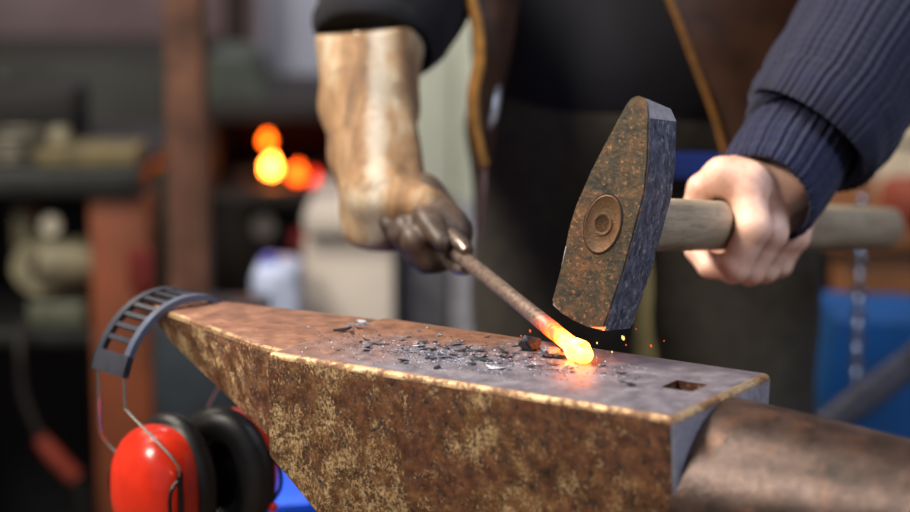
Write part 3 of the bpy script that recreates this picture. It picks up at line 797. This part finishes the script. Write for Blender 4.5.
# trousers
def wr_noise(P, a, f):
    return a * (np.sin(P[..., 2] * f + 9 * P[..., 0]) * np.sin(P[..., 0] * f * .7 + P[..., 1] * 13 + 2) )
def trouser_f(P):
    d = sd_ell(P, (CX, 2.44, .90), (.182, .148, .12))
    for s_ in (-1, 1):
        hipx = CX + s_ * (.108 if s_ > 0 else .085); kx = CX + s_ * (.130 if s_ > 0 else .098)
        d = smin(d, sd_cone(P, (hipx, 2.43, .86), (kx, 2.40, .48), .102, .084), .035)
        d = smin(d, sd_cone(P, (kx, 2.40, .48), (kx + s_ * .01, 2.45, .11), .084, .075), .02)
    return d + wr_noise(P, .004, 34)
bm = bmesh.new(); sdf_mesh(bm, trouser_f, (-.12, 2.2, .07), (.56, 2.64, 1.05), .009)
tr = finish('trousers', bm, M['trouser_olive'], man, True, None, 180)
for s_ in (-1, 1):
    kx = CX + s_ * .12; bm = bmesh.new()
    sdf_mesh(bm, lambda P: np.maximum(smin(smin(sd_cone(P, (kx, 2.46, .07), (kx + s_ * .03, 2.29, .045), .055, .046), sd_cone(P, (kx, 2.46, .06), (kx, 2.47, .18), .055, .058), .03), sd_ell(P, (kx + s_ * .03, 2.29, .05), (.05, .06, .045)), .02), -(P[..., 2] - .004)), (kx - .12, 2.18, -.01), (kx + .12, 2.56, .24), .01)
    finish('boot', bm, plain('black_boot_leather', (30, 26, 24), .45), man, True, None, 180)
# jumper: trunk, then the sleeves
def hemz(x): return .905 - .075 * np.clip((x - .04) / .17, 0, 1) + .01 * np.sin(x * 40)
def jumper_f(P):
    d = sd_ell(P, (CX, 2.44, 1.22), (.205, .155, .36))
    d = smin(d, sd_ell(P, (CX, 2.44, .97), (.186, .165, .15)), .05)
    for sx_, sh, el in ((1, SH_L, EL_L), (-1, SH_R, EL_R)): d = smin(d, sd_cone(P, sh, sh + (el - sh) * .5, .078, .07), .04)
    d = d + wr_noise(P, .003, 26)
    return np.maximum(d, hemz(P[..., 0]) - P[..., 2])
bm = bmesh.new(); sdf_mesh(bm, jumper_f, (-.2, 2.2, .80), (.6, 2.64, 1.5), .009)
finish('jumper', bm, M['jumper'], man, True, None, 180)
# left sleeve (towards the hammer): ribbed cuff, turned fold, wide ribbed forearm
rs = random.Random(4)
def ribs(n, a, fold=0, fn=5):
    return lambda t, th: a * (abs(math.sin(n * th / 2)) - .6) + fold * math.sin(t * fn * 2 * math.pi + 1.3 * math.sin(th)) 
cuffP = [at(765, 198, HYc - .012), at(770, 191, HYc - .003), at(780, 173, HYc + .022), at(795, 150, HYc + .050), at(808, 128, HYc + .075)]
cuff = sweep_part('sleeve_cuff', cuffP, [.0455, .0490, .0520, .052, .052], M['rib'], 192, .95, 8, ribs(34, .050), cap=False)
cuff.modifiers.new('hem', 'SOLIDIFY').thickness = .004
slP = [at(803, 143, HYc + .045), at(806, 138, HYc + .05), at(812, 130, HYc + .055), at(826, 112, HYc + .075), at(852, 70, HYc + .12), at(882, 24, HYc + .17), at(915, -40, HYc + .24), EL_L + Vector((.0, .02, .03)), EL_L.lerp(SH_L, .5), SH_L + Vector((-.02, 0, -.02))]
sl = sweep_part('sleeve', slP, [.053, .063, .070, .073, .076, .080, .084, .085, .08, .085], M['knit'], 240, .95, 10, ribs(46, .026, .018, 9), cap=False)
# right sleeve hanging over the glove's mouth
slR = [at(372, 42, 2.145), at(374, 36, 2.15), at(384, 18, 2.17), at(398, -10, 2.2), at(405, -60, 2.26), EL_R + Vector((.02, 0, .04)), EL_R.lerp(SH_R, .5), SH_R]
sweep_part('sleeve', slR, [.054, .064, .071, .078, .082, .084, .082, .085], M['jumper'], 96, 1., 8, ribs(8, .02, .02, 4))
# gauntlet glove on the right hand
def glove_f(P):
    d = sd_cone(P, at(370, 36, 2.15), at(369, 100, 2.09), .0555, .0475)
    d = smin(d, sd_cone(P, at(369, 100, 2.09), at(375, 158, 2.03), .0475, .0400), .01)
    d = smin(d, sd_cone(P, at(375, 158, 2.03), at(389, 205, 1.99), .0400, .0430), .02)
    d = smin(d, sd_cone(P, at(368, 205, 1.99), at(372, 224, 1.98), .024, .022), .02)
    d = smin(d, sd_cone(P, at(390, 205, 1.965), at(424, 208, 1.925), .034, .021), .012)
    w = .0024 * np.sin(P[..., 2] * 95 + 50 * P[..., 0] + 2 * np.sin(P[..., 0] * 70 + P[..., 1] * 40)) * np.clip((.97 - P[..., 2]) * 9, 0, 1) + .0008 * np.sin(P[..., 2] * 60 + P[..., 0] * 190)
    top = P[..., 2] - at(370, 32, 2.10).z - .12 * (P[..., 0] - at(370, 32, 2.1).x)
    return np.maximum(d + w, top)
bm = bmesh.new(); sdf_mesh(bm, glove_f, (-.20, 1.9, .82), (.06, 2.24, 1.04), .0035)
gl = finish('gauntlet_glove', bm, M['glove'], man, True, None, 180)
# dark worn fingers and thumb of the glove closed round the tong reins
def fist_f(P):
    ax = lambda k, a=0, b=0, c=0: np.array(GRIP + bd * k + upv * a + side * b)
    d = None
    fk = [.050, .078, .106, .132]
    for i, k in enumerate(fk):
        r = [.0132, .0138, .0132, .0120][i]
        a = sd_cone(P, ax(k + .01, .017, .004), ax(k, .002, -.026), r, r)
        a = smin(a, sd_cone(P, ax(k, .002, -.026), ax(k - .004, -.017, -.014), r, r * .9), .004)
        a = smin(a, sd_cone(P, ax(k - .004, -.016, -.014), ax(k - .004, -.014, .012), r * .9, r * .85), .004)
        d = a if d is None else smin(d, a, .003)
    d = smin(d, sd_cone(P, ax(.05, .010, .010), ax(.14, .014, .012), .018, .024), .012)
    d = smin(d, sd_cone(P, ax(.09, .018, -.004), ax(.052, .016, -.012), .016, .0135), .006)
    d = smin(d, sd_cone(P, ax(.052, .016, -.012), ax(.018, .010, -.012), .0135, .0095), .004)
    return d + .0009 * np.sin(P[..., 0] * 260 + P[..., 2] * 210)
g0 = GRIP + bd * .08
bm = bmesh.new(); sdf_mesh(bm, fist_f, [g0[i] - .12 for i in range(3)], [g0[i] + .12 for i in range(3)], .0026)
ff = finish('glove_fingers', bm, M['glove_palm'], man, True, None, 180); ff['label'] = 'dark worn leather fingers'
bm = bmesh.new(); tube(bm, crom([at(357, 33, 2.100), at(360, 80, 2.057), at(366, 130, 2.008), at(372, 170, 1.982), at(376, 190, 1.956)], 6), .0022, 8); 
o = finish('glove_seam', bm, M['seam'], man)
# leather vest, open in front
def ribbon(bm, pts, w, nrm=Vector((0, -1, 0)), th=.003):
    L = []
    for i, (p, ww) in enumerate(zip(pts, w)):
        L.append((p, p + ww))
    n = len(L); A = [[bm.verts.new(a), bm.verts.new(b), bm.verts.new(b - nrm * th), bm.verts.new(a - nrm * th)] for a, b in L]
    for a, b in zip(A, A[1:]):
        for k in range(4): bm.faces.new((a[k], a[(k + 1) % 4], b[(k + 1) % 4], b[k]))
    bm.faces.new(A[0]); bm.faces.new(A[-1])
def panel(name, edge, outer, y_edge, y_out, mat, pmat, pr, n=10):
    e = crom([at(x, y, y_edge + dy) for x, y, dy in edge], n); q = crom([at(x, y, y_out + dy) for x, y, dy in outer], n)
    bm = bmesh.new(); K = 8; R = []
    for a, b in zip(e, q):
        row = []
        for k in range(K + 1):
            t = k / K; p = a.lerp(b, t) + Vector((0, -.018 * math.sin(t * math.pi) + .004 * math.sin(9 * t + a.z * 30), 0)); row.append(p)
        R.append([bm.verts.new(p) for p in row] + [bm.verts.new(p + Vector((0, .004, 0))) for p in row[::-1]])
    m = len(R[0])
    for a, b in zip(R, R[1:]):
        for k in range(m): bm.faces.new((a[k], a[(k + 1) % m], b[(k + 1) % m], b[k]))
    bm.faces.new(R[0]); bm.faces.new(R[-1])
    o = finish(name, bm, mat, man, True, None, 60)
    bm = bmesh.new(); tube(bm, [p + Vector((0, -.002, 0)) for p in e], pr, 10)
    c = finish('edge_binding', bm, pmat, man, True); c['label'] = 'tan edge binding'
    return o
panel('vest_flap', [(470, -330, .02), (462, -120, .0), (468, -20, 0), (477, 25, 0), (479, 60, 0), (473, 95, 0), (475, 130, 0), (483, 165, 0)],
      [(560, -330, 0), (530, -120, 0), (522, -20, 0), (516, 25, 0), (510, 60, 0), (502, 95, 0), (496, 130, 0), (492, 165, 0)], 2.17, 2.235, M['vest'], M['piping'], .0062)
panel('vest_flap', [(600, -330, .04), (640, -120, .01), (663, -20, 0), (680, 25, 0), (697, 70, 0), (713, 112, 0), (726, 156, 0), (730, 170, 0)],
      [(790, -330, .08), (840, -120, .05), (850, -20, .05), (850, 25, .05), (845, 70, .05), (838, 112, .05), (832, 156, .05), (830, 170, .05)], 2.235, 2.25, M['vest'], M['piping2'], .0036)
# blue cloth showing below the jumper, white cord at the hip
bm = bmesh.new(); e = [at(x, y, 2.272) for x, y in ((640, 154), (680, 155), (700, 155), (722, 156), (745, 157))]; q = [at(x, y, 2.272) for x, y in ((640, 172), (680, 178), (700, 179), (722, 176), (745, 175))]
prism(bm, e + q[::-1], (0, .02, 0)); finish('shirt_tail', bm, plain('blue_cotton', (14, 46, 130), .8), man)['label'] = 'blue shirt tail below the jumper'
bm = bmesh.new(); tube(bm, crom([at(498, 82, 2.22), at(496, 98, 2.20), at(492, 118, 2.195), at(486, 132, 2.20)], 5), [.004, .0075, .0085, .003], 10, flat=.6); finish('buckle', bm, plain('pale_buckle', (200, 198, 200), .35, .4), man)
bm = bmesh.new(); tube(bm, crom([at(486, 132, 2.2), at(484, 165, 2.2), at(482, 200, 2.2), at(478, 232, 2.21)], 5), .0028, 8); finish('cord', bm, plain('pinkish_cord', (170, 130, 124), .7), man)

# ------------------------------------------------------------------ the workshop
def st(name, bm, mat, loc=None):
    o = finish(name, bm, mat, None, False); o['kind'] = 'structure'; return o
XL, XR, YF, YB, ZH = -2.3, 2.3, -2.4, 5.3, 3.1
def wallmat(name, a, b, sc=2.5):
    n = NB(name); f = n.noise(sc, 5, .6); g = n.noise(40, 5, .6); n.bump(g, .25, .002)
    return n.set(color=n.ramp(f, [(.35, a), (.65, b)]), rough=.85)
wm = wallmat('wall_plaster', (112, 92, 92), (140, 122, 124))
for nm, lo, hi in (('wall_back', (XL - .1, YB, 0), (XR + .1, YB + .1, ZH)), ('wall_left', (XL - .1, YF, 0), (XL, YB, ZH)), ('wall_right', (XR, YF, 0), (XR + .1, YB, ZH))):
    bm = bmesh.new(); box(bm, lo, hi); st(nm, bm, wm)
bm = bmesh.new(); box(bm, (XL, YB - .03, 0), (XR, YB, .685)); st('trim_1', bm, plain('dark_green_dado_paint', (30, 32, 28), .6, 0, .15, 6))
bm = bmesh.new(); box(bm, (XL - .1, YF, -.1), (XR + .1, YB + .1, 0)); st('floor', bm, wallmat('concrete', (78, 64, 52), (104, 90, 74), 3))
bm = bmesh.new(); box(bm, (XL - .1, YF, ZH), (XR + .1, YB + .1, ZH + .1)); st('ceiling', bm, wallmat('ceiling_paint', (150, 148, 142), (170, 168, 162)))
def pbox(bm, x0, y0, x1, y1, Y, D, bev=.004, floor=False, mat=0, zb=None):    # a box whose front stands at depth Y
    a = at(x0, y1, Y); b = at(x1, y0, Y); z0 = 0 if floor else (a.z if zb is None else zb)
    return box(bm, (a.x, Y, z0), (b.x, Y + D, b.z), None, bev, mat)
def ptag(name, mat, label, cat, parts, group=None):      # parts: list of (part name, builder, material)
    allv = None; t = None; objs = []
    for pn, fn, pm in parts:
        bm = bmesh.new(); fn(bm); objs.append((pn, bm, pm))
    bb = [v.co.copy() for _, bm, _ in objs for v in bm.verts]
    base = Vector(((min(v.x for v in bb) + max(v.x for v in bb)) / 2, (min(v.y for v in bb) + max(v.y for v in bb)) / 2, min(v.z for v in bb)))
    if len(objs) == 1:
        o = finish_own(name, objs[0][1], objs[0][2] or mat, base); return tag(o, label, cat, group)
    t = thing(name, label, cat, base, group)
    for pn, bm, pm in objs: finish(pn, bm, pm or mat, t)
    return t
P_ = plain
rustpost = P_('rusty_brown_steel', (106, 74, 60), .6, .2, .18, 14)
dark = P_('dark_grey_steel', (34, 36, 36), .5, .3); black = P_('sooty_black', (14, 13, 14), .7)
orange_wood = P_('orange_brown_wood', (112, 56, 28), .6, 0, .12, 8)
# steel post in front of everything on the left
def post(bm):
    x0, x1 = at(166, 150, 3.0).x, at(205, 150, 3.0).x; box(bm, (x0, 3.0, .01), (x1, 3.06, ZH), None, .004)
def postbase(bm):
    x0, x1 = at(166, 150, 3.0).x, at(205, 150, 3.0).x; box(bm, (x0 - .05, 2.96, 0), (x1 + .05, 3.10, .012), None, .003)
ptag('steel_post', rustpost, 'rusty brown steel post standing on the floor left of the forge', 'post', [('column', post, None), ('base_plate', postbase, None)])
ptag('roof_pipe', P_('brown_pipe', (44, 32, 28), .6), 'thin dark brown pipe running up the back wall beside the forge hood', 'pipe', [('pipe', lambda bm: tube(bm, [at(236, 62, 4.6), at(236, 0, 4.6), Vector((at(236, 0, 4.6).x, 4.6, ZH))], .027, 16), None)])
# left bench
BY = 3.15; BZ = at(0, 172, BY).z
ptag('workbench', P_('bench_grey_steel', (40, 43, 43), .5, .3), 'dark grey steel workbench with an orange-brown wooden leg at the left', 'workbench',
     [('bench_top', lambda bm: pbox(bm, -190, 172, 138, 196, BY, .6), None), ('leg', lambda bm: pbox(bm, 98, 196, 147, 512, BY + .02, .09, floor=True), orange_wood),
      ('leg', lambda bm: pbox(bm, -180, 196, -140, 512, BY + .02, .09, floor=True), orange_wood),
      ('under_bench_shade', lambda bm: pbox(bm, -180, 196, 138, 512, BY + .55, .02, floor=True), P_('shade_dark', (20, 22, 26), .8)),  # dark sheet put in for the shade under the bench
      ('lower_shelf', lambda bm: pbox(bm, -140, 331, 96, 346, BY + .04, .45), dark)])
# pale bench grinder on the lower shelf
gm = P_('cream_grey_enamel', (128, 122, 100), .45, 0, .15, 30)
def cyl(bm, px, py, Y, r, D, seg=28, axis=Vector((0, 1, 0)), prof=None): lathe(bm, prof or [(r * .94, 0), (r, .004), (r, D - .004), (r * .94, D)], seg, frame_to(axis, at(px, py, Y)))
GY = BY + .06
ptag('bench_grinder', gm, 'pale cream bench grinder with a round wheel guard under the left workbench', 'grinder',
     [('wheel_guard', lambda bm: cyl(bm, 40, 268, GY, .045, .05), None), ('wheel_hub', lambda bm: cyl(bm, 40, 268, GY - .012, .017, .02), black),
      ('motor_housing', lambda bm: cyl(bm, 68, 262, GY + .02, .036, .09, axis=Vector((1, .3, 0)), prof=[(.02, -.05), (.036, -.045), (.038, 0), (.036, .03), (.025, .038)]), None),
      ('highlight_spot', lambda bm: cyl(bm, 50, 226, GY - .01, .016, .02), P_('highlight_pale', (232, 226, 206), .3)),  # pale disc put in for the bright highlight on the grinder
      ('bracket', lambda bm: pbox(bm, 12, 206, 32, 250, GY + .02, .03), P_('olive_bracket', (100, 96, 74), .6)),
      ('base', lambda bm: pbox(bm, 28, 302, 84, 329, GY, .1, .006, zb=at(0, 331, BY + .04).z + .001), P_('grey_green_base', (84, 88, 74), .5))])
# things on the left bench
ptag('wooden_vise_block', P_('dusty_yellow_wood', (96, 86, 58), .7, 0, .2, 14), 'long dusty yellowish wooden block lying on the left workbench', 'block', [('block', lambda bm: pbox(bm, 34, 150, 136, 172, BY + .04, .12, .004, zb=BZ + .0005), None)])
def lum(px, py, Y, r):
    def f(bm):
        ellipsoid(bm, at(px, py, Y), r, None, 16, 10)
    return f
ptag('steel_fitting', gm, 'round pale steel fitting standing on the dusty wooden block', 'fitting', [('socket', lambda bm: lathe(bm, [(.012, 0), (.017, .004), (.017, .02), (.012, .028)], 20, frame_to((0, 0, 1), Vector((at(60, 150, BY + .09).x, BY + .09, at(34, 150, BY + .04).z)))), None), ('knob', lum(60, 139, BY + .09, (.014, .014, .010)), None)])
def coil(bm):
    c = at(14, 153, BY + .12); c.z = at(14, 172, BY).z + .018
    for k in range(4): tube(bm, [c + Vector((math.cos(a) * .05, math.sin(a) * .05, (k - 1) * .011)) for a in [2 * math.pi * i / 28 for i in range(29)]], .006, 8)
ptag('wire_coil', P_('dull_wire', (92, 88, 78), .5, .4), 'coil of dull wire lying at the left end of the workbench', 'coil', [('coil', coil, None)])
ptag('tool_case', black, 'black tool case standing at the back of the left workbench', 'case', [('case_body', lambda bm: pbox(bm, -90, 88, 74, 172, BY + .3, .15, .012, zb=BZ + .0005), None), ('handle', lambda bm: tube(bm, crom([at(-20, 88, BY + .37), at(-18, 78, BY + .37), at(10, 78, BY + .37), at(12, 88, BY + .37)], 5), .006, 8), dark)])
ptag('metal_cabinet', P_('dark_olive_enamel', (40, 42, 36), .6, .1, .18, 5), 'wide dark olive cabinet along the wall behind the left workbench', 'cabinet',
     [('cabinet_body', lambda bm: pbox(bm, -210, 58, 196, 500, 4.3, .5, floor=True), None), ('door', lambda bm: pbox(bm, -200, 70, -10, 500, 4.285, .02, floor=True), None), ('door', lambda bm: pbox(bm, -4, 70, 190, 500, 4.285, .02, floor=True), None)])
ptag('torch_hose', P_('dark_hose', (36, 32, 32), .6), 'dark hose with a red grip hanging in front of the left workbench', 'hose',
     [('hose', lambda bm: tube(bm, crom([at(22, 322, BY + .015), at(20, 350, BY - .03), at(24, 395, BY - .03), at(42, 440, BY - .03)], 6), .005, 8), None),
      ('grip', lambda bm: tube(bm, crom([at(40, 438, BY - .03), at(56, 458, BY - .03), at(76, 478, BY - .03)], 4), [.011, .014, .012], 12), P_('red_grip', (120, 42, 28), .6)),
      ('nozzle', lambda bm: tube(bm, [at(76, 478, BY - .03), at(84, 500, BY - .03), at(84, 520, BY - .02)], .007, 10), black)])
ptag('red_rag', P_('red_cloth', (100, 22, 18), .9), 'red rag hanging from the right side of the wooden bench leg', 'rag', [('rag', lambda bm: pbox(bm, 128, 250, 152, 292, BY - .012, .02, .006), None)])
# dark blue drum cabinet below the post
ptag('steel_locker', P_('dark_teal_enamel', (30, 40, 48), .5, .2), 'low dark teal steel locker in front of the rusty post', 'locker', [('locker_body', lambda bm: pbox(bm, 156, 318, 262, 512, 2.78, .16, .006, True), None), ('door', lambda bm: pbox(bm, 160, 328, 258, 512, 2.765, .018, .004, True), None)])
ptag('lit_wall_panel', P_('lit_wall_blue_grey', (190, 196, 216), .5, 0, .05, 3), 'pale blue-grey panel added for the brighter lit wall behind the forge', 'cupboard', [('cupboard_body', lambda bm: pbox(bm, 260, -220, 352, 110, 4.9, .35, .006), None), ('door', lambda bm: pbox(bm, 264, -215, 346, 104, 4.885, .02, .004), None)])  # pale box added to stand in for the brighter lit back wall
# forge
FY = 3.62; sooty = P_('sooty_forge_steel', (26, 20, 18), .7, .2)
ptag('forge', sooty, 'black steel forge with a burning coal fire in its open hearth', 'forge',
     [('hearth_table', lambda bm: pbox(bm, 208, 190, 344, 206, FY, .5), None), ('firebrick_back', lambda bm: pbox(bm, 208, 118, 344, 190, FY + .42, .06), P_('reddish_firebrick', (92, 46, 30), .8)),
      ('canopy', lambda bm: pbox(bm, 204, 104, 346, 122, FY, .5), None), ('side_panel', lambda bm: pbox(bm, 204, 122, 213, 190, FY, .48), None), ('side_panel', lambda bm: pbox(bm, 339, 122, 346, 190, FY, .48), None),
      ('leg', lambda bm: pbox(bm, 208, 206, 216, 512, FY + .02, .04, floor=True), None), ('leg', lambda bm: pbox(bm, 336, 206, 344, 512, FY + .02, .04, floor=True), None),
      ('back_sheet', lambda bm: pbox(bm, 208, 206, 344, 512, FY + .46, .02, floor=True), None),
      ('gauge', lambda bm: cyl(bm, 264, 228, FY - .01, .020, .02), P_('dull_gauge', (96, 92, 90), .35, .3)),
      ('hood', lambda bm: prism(bm, [at(200, 104, FY + .1), at(266, 104, FY + .1), at(246, 62, FY + .1), at(208, 56, FY + .1)], (0, .3, 0)), P_('green_grey_hood', (62, 70, 62), .6, .1))])
coalm = P_('coal', (18, 16, 16), .6)
for i in range(26):
    px = 222 + (i % 13) * 9 + random.uniform(-2, 2); Yc = FY + .08 + (i // 13) * .12 + random.uniform(0, .05); r = random.uniform(.013, .022)
    c = at(px, 190, FY); c = Vector((c.x * Yc / FY, Yc, c.z + r * .55)); bm = bmesh.new(); bmesh.ops.create_icosphere(bm, subdivisions=1, radius=r)
    for v in bm.verts: v.co *= random.uniform(.75, 1.1)
    o = finish('coal_lump', bm, coalm, None, False, c); tag(o, 'black lump of coal among those heaped on the forge hearth', 'coal', 'coals on the forge hearth')
def fire(name, px, py, r, c, e, label):
    m = NB(name + '_glow').set(color=(20, 5, 0), em=c, es=e); bm = bmesh.new(); p = at(px, py, FY + .06)
    tube(bm, [p + Vector((0, 0, -r * 1.2)), p + Vector((0, 0, -r * .8)), p, p + Vector((r * .1, 0, r * .8)), p + Vector((r * .3, 0, r * 1.5))], [r * .3, r * .9, r, r * .6, r * .05], 14)
    tag(finish_own('flame', bm, m, p - Vector((0, 0, r * 1.2))), label, 'flame')
fire('yellow', 271, 166, .0135, (255, 130, 40), 40, 'brightest yellow flame in the middle of the forge fire')
fire('orange', 267, 140, .0100, (255, 92, 12), 12.0, 'orange flame licking up above the brightest one')
fire('deep_orange', 297, 173, .0130, (255, 80, 8), 9, 'deep orange flame right beside the brightest one')
fire('dull_red', 314, 178, .0110, (220, 36, 8), 4, 'dull red flame at the right edge of the forge fire')
ptag('red_valve', P_('dark_red_enamel', (120, 20, 24), .5), 'dark red valve wheel on the wall of the forge below the hearth', 'valve', [('wheel', lambda bm: cyl(bm, 302, 240, FY - .03, .020, .015), None), ('stem', lambda bm: cyl(bm, 302, 240, FY - .02, .006, .06), dark)])
# white boxes and the pale cabinets in the middle
cream = P_('cream_enamel', (206, 196, 184), .6, 0, .06, 4)
ptag('storage_box', cream, 'large cream storage box standing right of the forge', 'box', [('box_body', lambda bm: pbox(bm, 306, 238, 394, 512, 3.22, .3, .01, True), None), ('lid', lambda bm: pbox(bm, 303, 210, 392, 236, 3.19, .33, .01), None)])
ptag('plastic_canister', P_('bluish_white_plastic', (178, 190, 220), .4), 'bluish white plastic canister below the forge beside the cream box', 'canister', [('canister_body', lambda bm: pbox(bm, 254, 268, 300, 512, 3.05, .12, .02, True), None), ('neck', lambda bm: cyl(bm, 270, 268, 3.10, .012, .02, axis=Vector((0, 0, 1))), P_('blue_cap', (60, 90, 190), .4))])
ptag('filing_cabinet', P_('slate_grey_enamel', (92, 92, 98), .5, .1), 'slate grey filing cabinet behind the anvil between cream box and smith', 'cabinet',
     [('cabinet_body', lambda bm: pbox(bm, 398, 236, 452, 512, 3.3, .4, .006, True), None), ('side_strip', lambda bm: pbox(bm, 452, 240, 476, 512, 3.28, .38, .006, True), P_('light_grey_strip', (132, 132, 140), .5)), ('drawer', lambda bm: pbox(bm, 402, 262, 448, 330, 3.285, .02), None)])
ptag('tall_locker', P_('pale_green_enamel', (214, 218, 198), .5, 0, .05, 4), 'tall pale green locker seen between the gauntlet and the vest', 'locker',
     [('locker_body', lambda bm: pbox(bm, 394, -190, 486, 512, 3.9, .5, .006, True), None), ('door', lambda bm: pbox(bm, 400, -180, 452, 512, 3.885, .02, .004, True), None), ('door', lambda bm: pbox(bm, 455, -180, 482, 512, 3.885, .02, .004, True), None)])
ptag('dark_partition_cupboard', black, 'tall dark cupboard standing behind the smith', 'cupboard', [('cupboard_body', lambda bm: pbox(bm, 490, -190, 868, 512, 4.0, .5, .006, True), None), ('door', lambda bm: pbox(bm, 496, -180, 636, 512, 3.985, .02, .004, True), None), ('door', lambda bm: pbox(bm, 662, -180, 860, 512, 3.985, .02, .004, True), None), ('pale_strip', lambda bm: pbox(bm, 637, 200, 661, 512, 3.98, .02, .004, True), P_('khaki_strip', (128, 120, 82), .7))])
# right side: bench, things on it, chain, blue tarpaulin
RY = 3.0
ptag('workbench', P_('brown_bench_wood', (140, 88, 46), .6, 0, .15, 8), 'brown wooden workbench at the right behind the handle', 'workbench',
     [('bench_top', lambda bm: pbox(bm, 826, 232, 1120, 252, RY, .6), None), ('front_board', lambda bm: pbox(bm, 832, 252, 1110, 332, RY + .02, .03), None), ('leg', lambda bm: pbox(bm, 832, 332, 856, 512, RY + .03, .08, floor=True), dark),
      ('leg', lambda bm: pbox(bm, 1080, 332, 1104, 512, RY + .03, .08, floor=True), dark)])
ptag('sack', P_('cream_sacking', (196, 184, 162), .8, 0, .1, 20), 'cream sack standing on the right-hand workbench', 'sack', [('sack_body', lambda bm: sdf_mesh(bm, lambda P: smin(sd_ell(P, at(925, 182, RY + .2), (.075, .07, .080)), sd_cone(P, at(925, 130, RY + .2), at(930, 70, RY + .22), .055, .075), .04), list(at(925, 182, RY + .2) - Vector((.15, .15, .12))), list(at(925, 60, RY + .2) + Vector((.15, .15, .12))), .012), None), ('tie', lambda bm: tube(bm, [at(925, 140, RY + .2) + Vector((math.cos(a) * .062, math.sin(a) * .062, 0)) for a in [i * math.pi / 10 for i in range(21)]], .004, 8), dark)])
ptag('clay_pot', P_('reddish_clay', (150, 70, 48), .7), 'low reddish brown pot on the workbench in line with the handle end', 'pot', [('pot_body', lambda bm: lathe(bm, [(.035, 0), (.052, .02), (.056, .05), (.048, .065), (.04, .064)], 24, frame_to((0, 0, 1), Vector((at(925, 232, RY).x, RY + .06, at(925, 232, RY).z)))), None)])
ptag('blue_tub', P_('blue_plastic', (16, 92, 160), .5, 0, .1, 6), 'bright blue plastic tub under the right-hand workbench', 'tub', [('tub_body', lambda bm: prism(bm, [at(818, 512, RY - .22) * 0 + Vector((at(818, 512, RY - .22).x, RY - .22, 0)), at(824, 400, RY - .22), at(838, 322, RY - .22), at(960, 326, RY - .22), Vector((at(980, 512, RY - .22).x, RY - .22, 0))], (0, .2, 0)), None)])
ptag('steel_bar_stock', P_('grey_bar', (112, 112, 122), .45, .5), 'grey steel bar leaning against the blue tub', 'steel bar', [('bar', lambda bm: tube(bm, [at(925, 352, RY - .3), at(925, 352, RY - .3) + (at(850, 408, RY - .3) - at(925, 352, RY - .3)) * (at(925, 352, RY - .3).z / (at(925, 352, RY - .3).z - at(850, 408, RY - .3).z) * .995)], .020, 14), None)])
# chain hanging from a hook on the bench edge
CHY = 2.62
cht = thing('steel_chain', 'silvery chain hanging down behind the hammer handle', 'chain', at(857, 385, CHY))
cm = P_('bright_chain_steel', (190, 196, 210), .2, 1.0, .05, 60)
top = at(862, 205, CHY); bot = at(856, 378, CHY); nl = 15
hk = bmesh.new(); tube(hk, crom([Vector((top.x, top.y, ZH)), top + Vector((0, 0, .4)), top + Vector((0, 0, .03)), top + Vector((.008, 0, .004)), top + Vector((0, 0, -.006)), top + Vector((-.008, 0, .004))], 5), .0022, 8); finish('hook_rod', hk, cm, cht)
for i in range(nl):
    c = top.lerp(bot, i / (nl - 1)); bm = bmesh.new(); R = []
    w_ = Vector((1, 0, 0)) if i % 2 else Vector((.35, .93, 0)); sw = .55 if 3 < i < 9 else 1
    hh = .0118; ww = .0062
    loop = [c + w_ * (math.cos(a) * ww) + Vector((0, 0, math.sin(a) * hh)) for a in [2 * math.pi * k / 18 for k in range(19)]]
    tube(bm, loop, .0026, 8, cap=False); finish('link', bm, cm, cht)
# blue drum on the floor behind the heel of the anvil
ptag('blue_drum', P_('strong_blue_plastic', (6, 66, 216), .4, 0, .06, 8), 'bright blue plastic drum standing low behind the anvil heel', 'drum',
     [('drum_body', lambda bm: lathe(bm, [(.12, 0), (.13, .02), (.13, .28), (.135, .29), (.135, .31), (.13, .32), (.13, .53), (.125, .55)], 40, frame_to((0, 0, 1), Vector((at(285, 470, 2.3).x, 2.14, 0)))), None), ('rim', lambda bm: lathe(bm, [(.130, .546), (.136, .552), (.136, .562), (.12, .566)], 40, frame_to((0, 0, 1), Vector((at(285, 470, 2.3).x, 2.14, 0)))), P_('strong_blue_lid', (14, 76, 214), .4))])

# ------------------------------------------------------------------ light
w = bpy.data.worlds.new('world'); S.world = w; w.use_nodes = True
w.node_tree.nodes['Background'].inputs[0].default_value = (.62, .76, 1, 1); w.node_tree.nodes['Background'].inputs[1].default_value = .3
def area(name, loc, target, size, power, color, sy=None):
    l = bpy.data.lights.new(name, 'AREA'); l.shape = 'RECTANGLE'; l.size = size; l.size_y = sy or size; l.energy = power; l.color = color
    o = bpy.data.objects.new(name, l); COL.objects.link(o); o.location = loc
    o.rotation_euler = (Vector(target) - Vector(loc)).to_track_quat('-Z', 'Y').to_euler(); return o
area('lamp_over_anvil', (-.9, 2.0, 2.4), (.1, 1.7, .8), .6, 62, (1, .92, .80))
area('key_front_left', (-1.35, .6, 2.35), (0, 1.6, .75), .6, 56, (1, .91, .79))  # warm key light added from the upper left, no fixture there
area('cool_fill_right', (1.6, 1.0, 2.2), (.3, 2.0, .9), .9, 28, (.66, .80, 1))  # cool fill added for daylight from the right, no opening built
area('wall_fill_back', (-.2, 4.2, 2.7), (-.1, 5.2, .9), .8, 26, (.86, .88, 1))  # background light added to brighten the back wall
area('bench_fill_left', (-1.2, 3.2, 2.4), (-.8, 3.4, .6), .5, 5, (1, .72, .5))  # weak warm fill added over the left bench, without a fixture
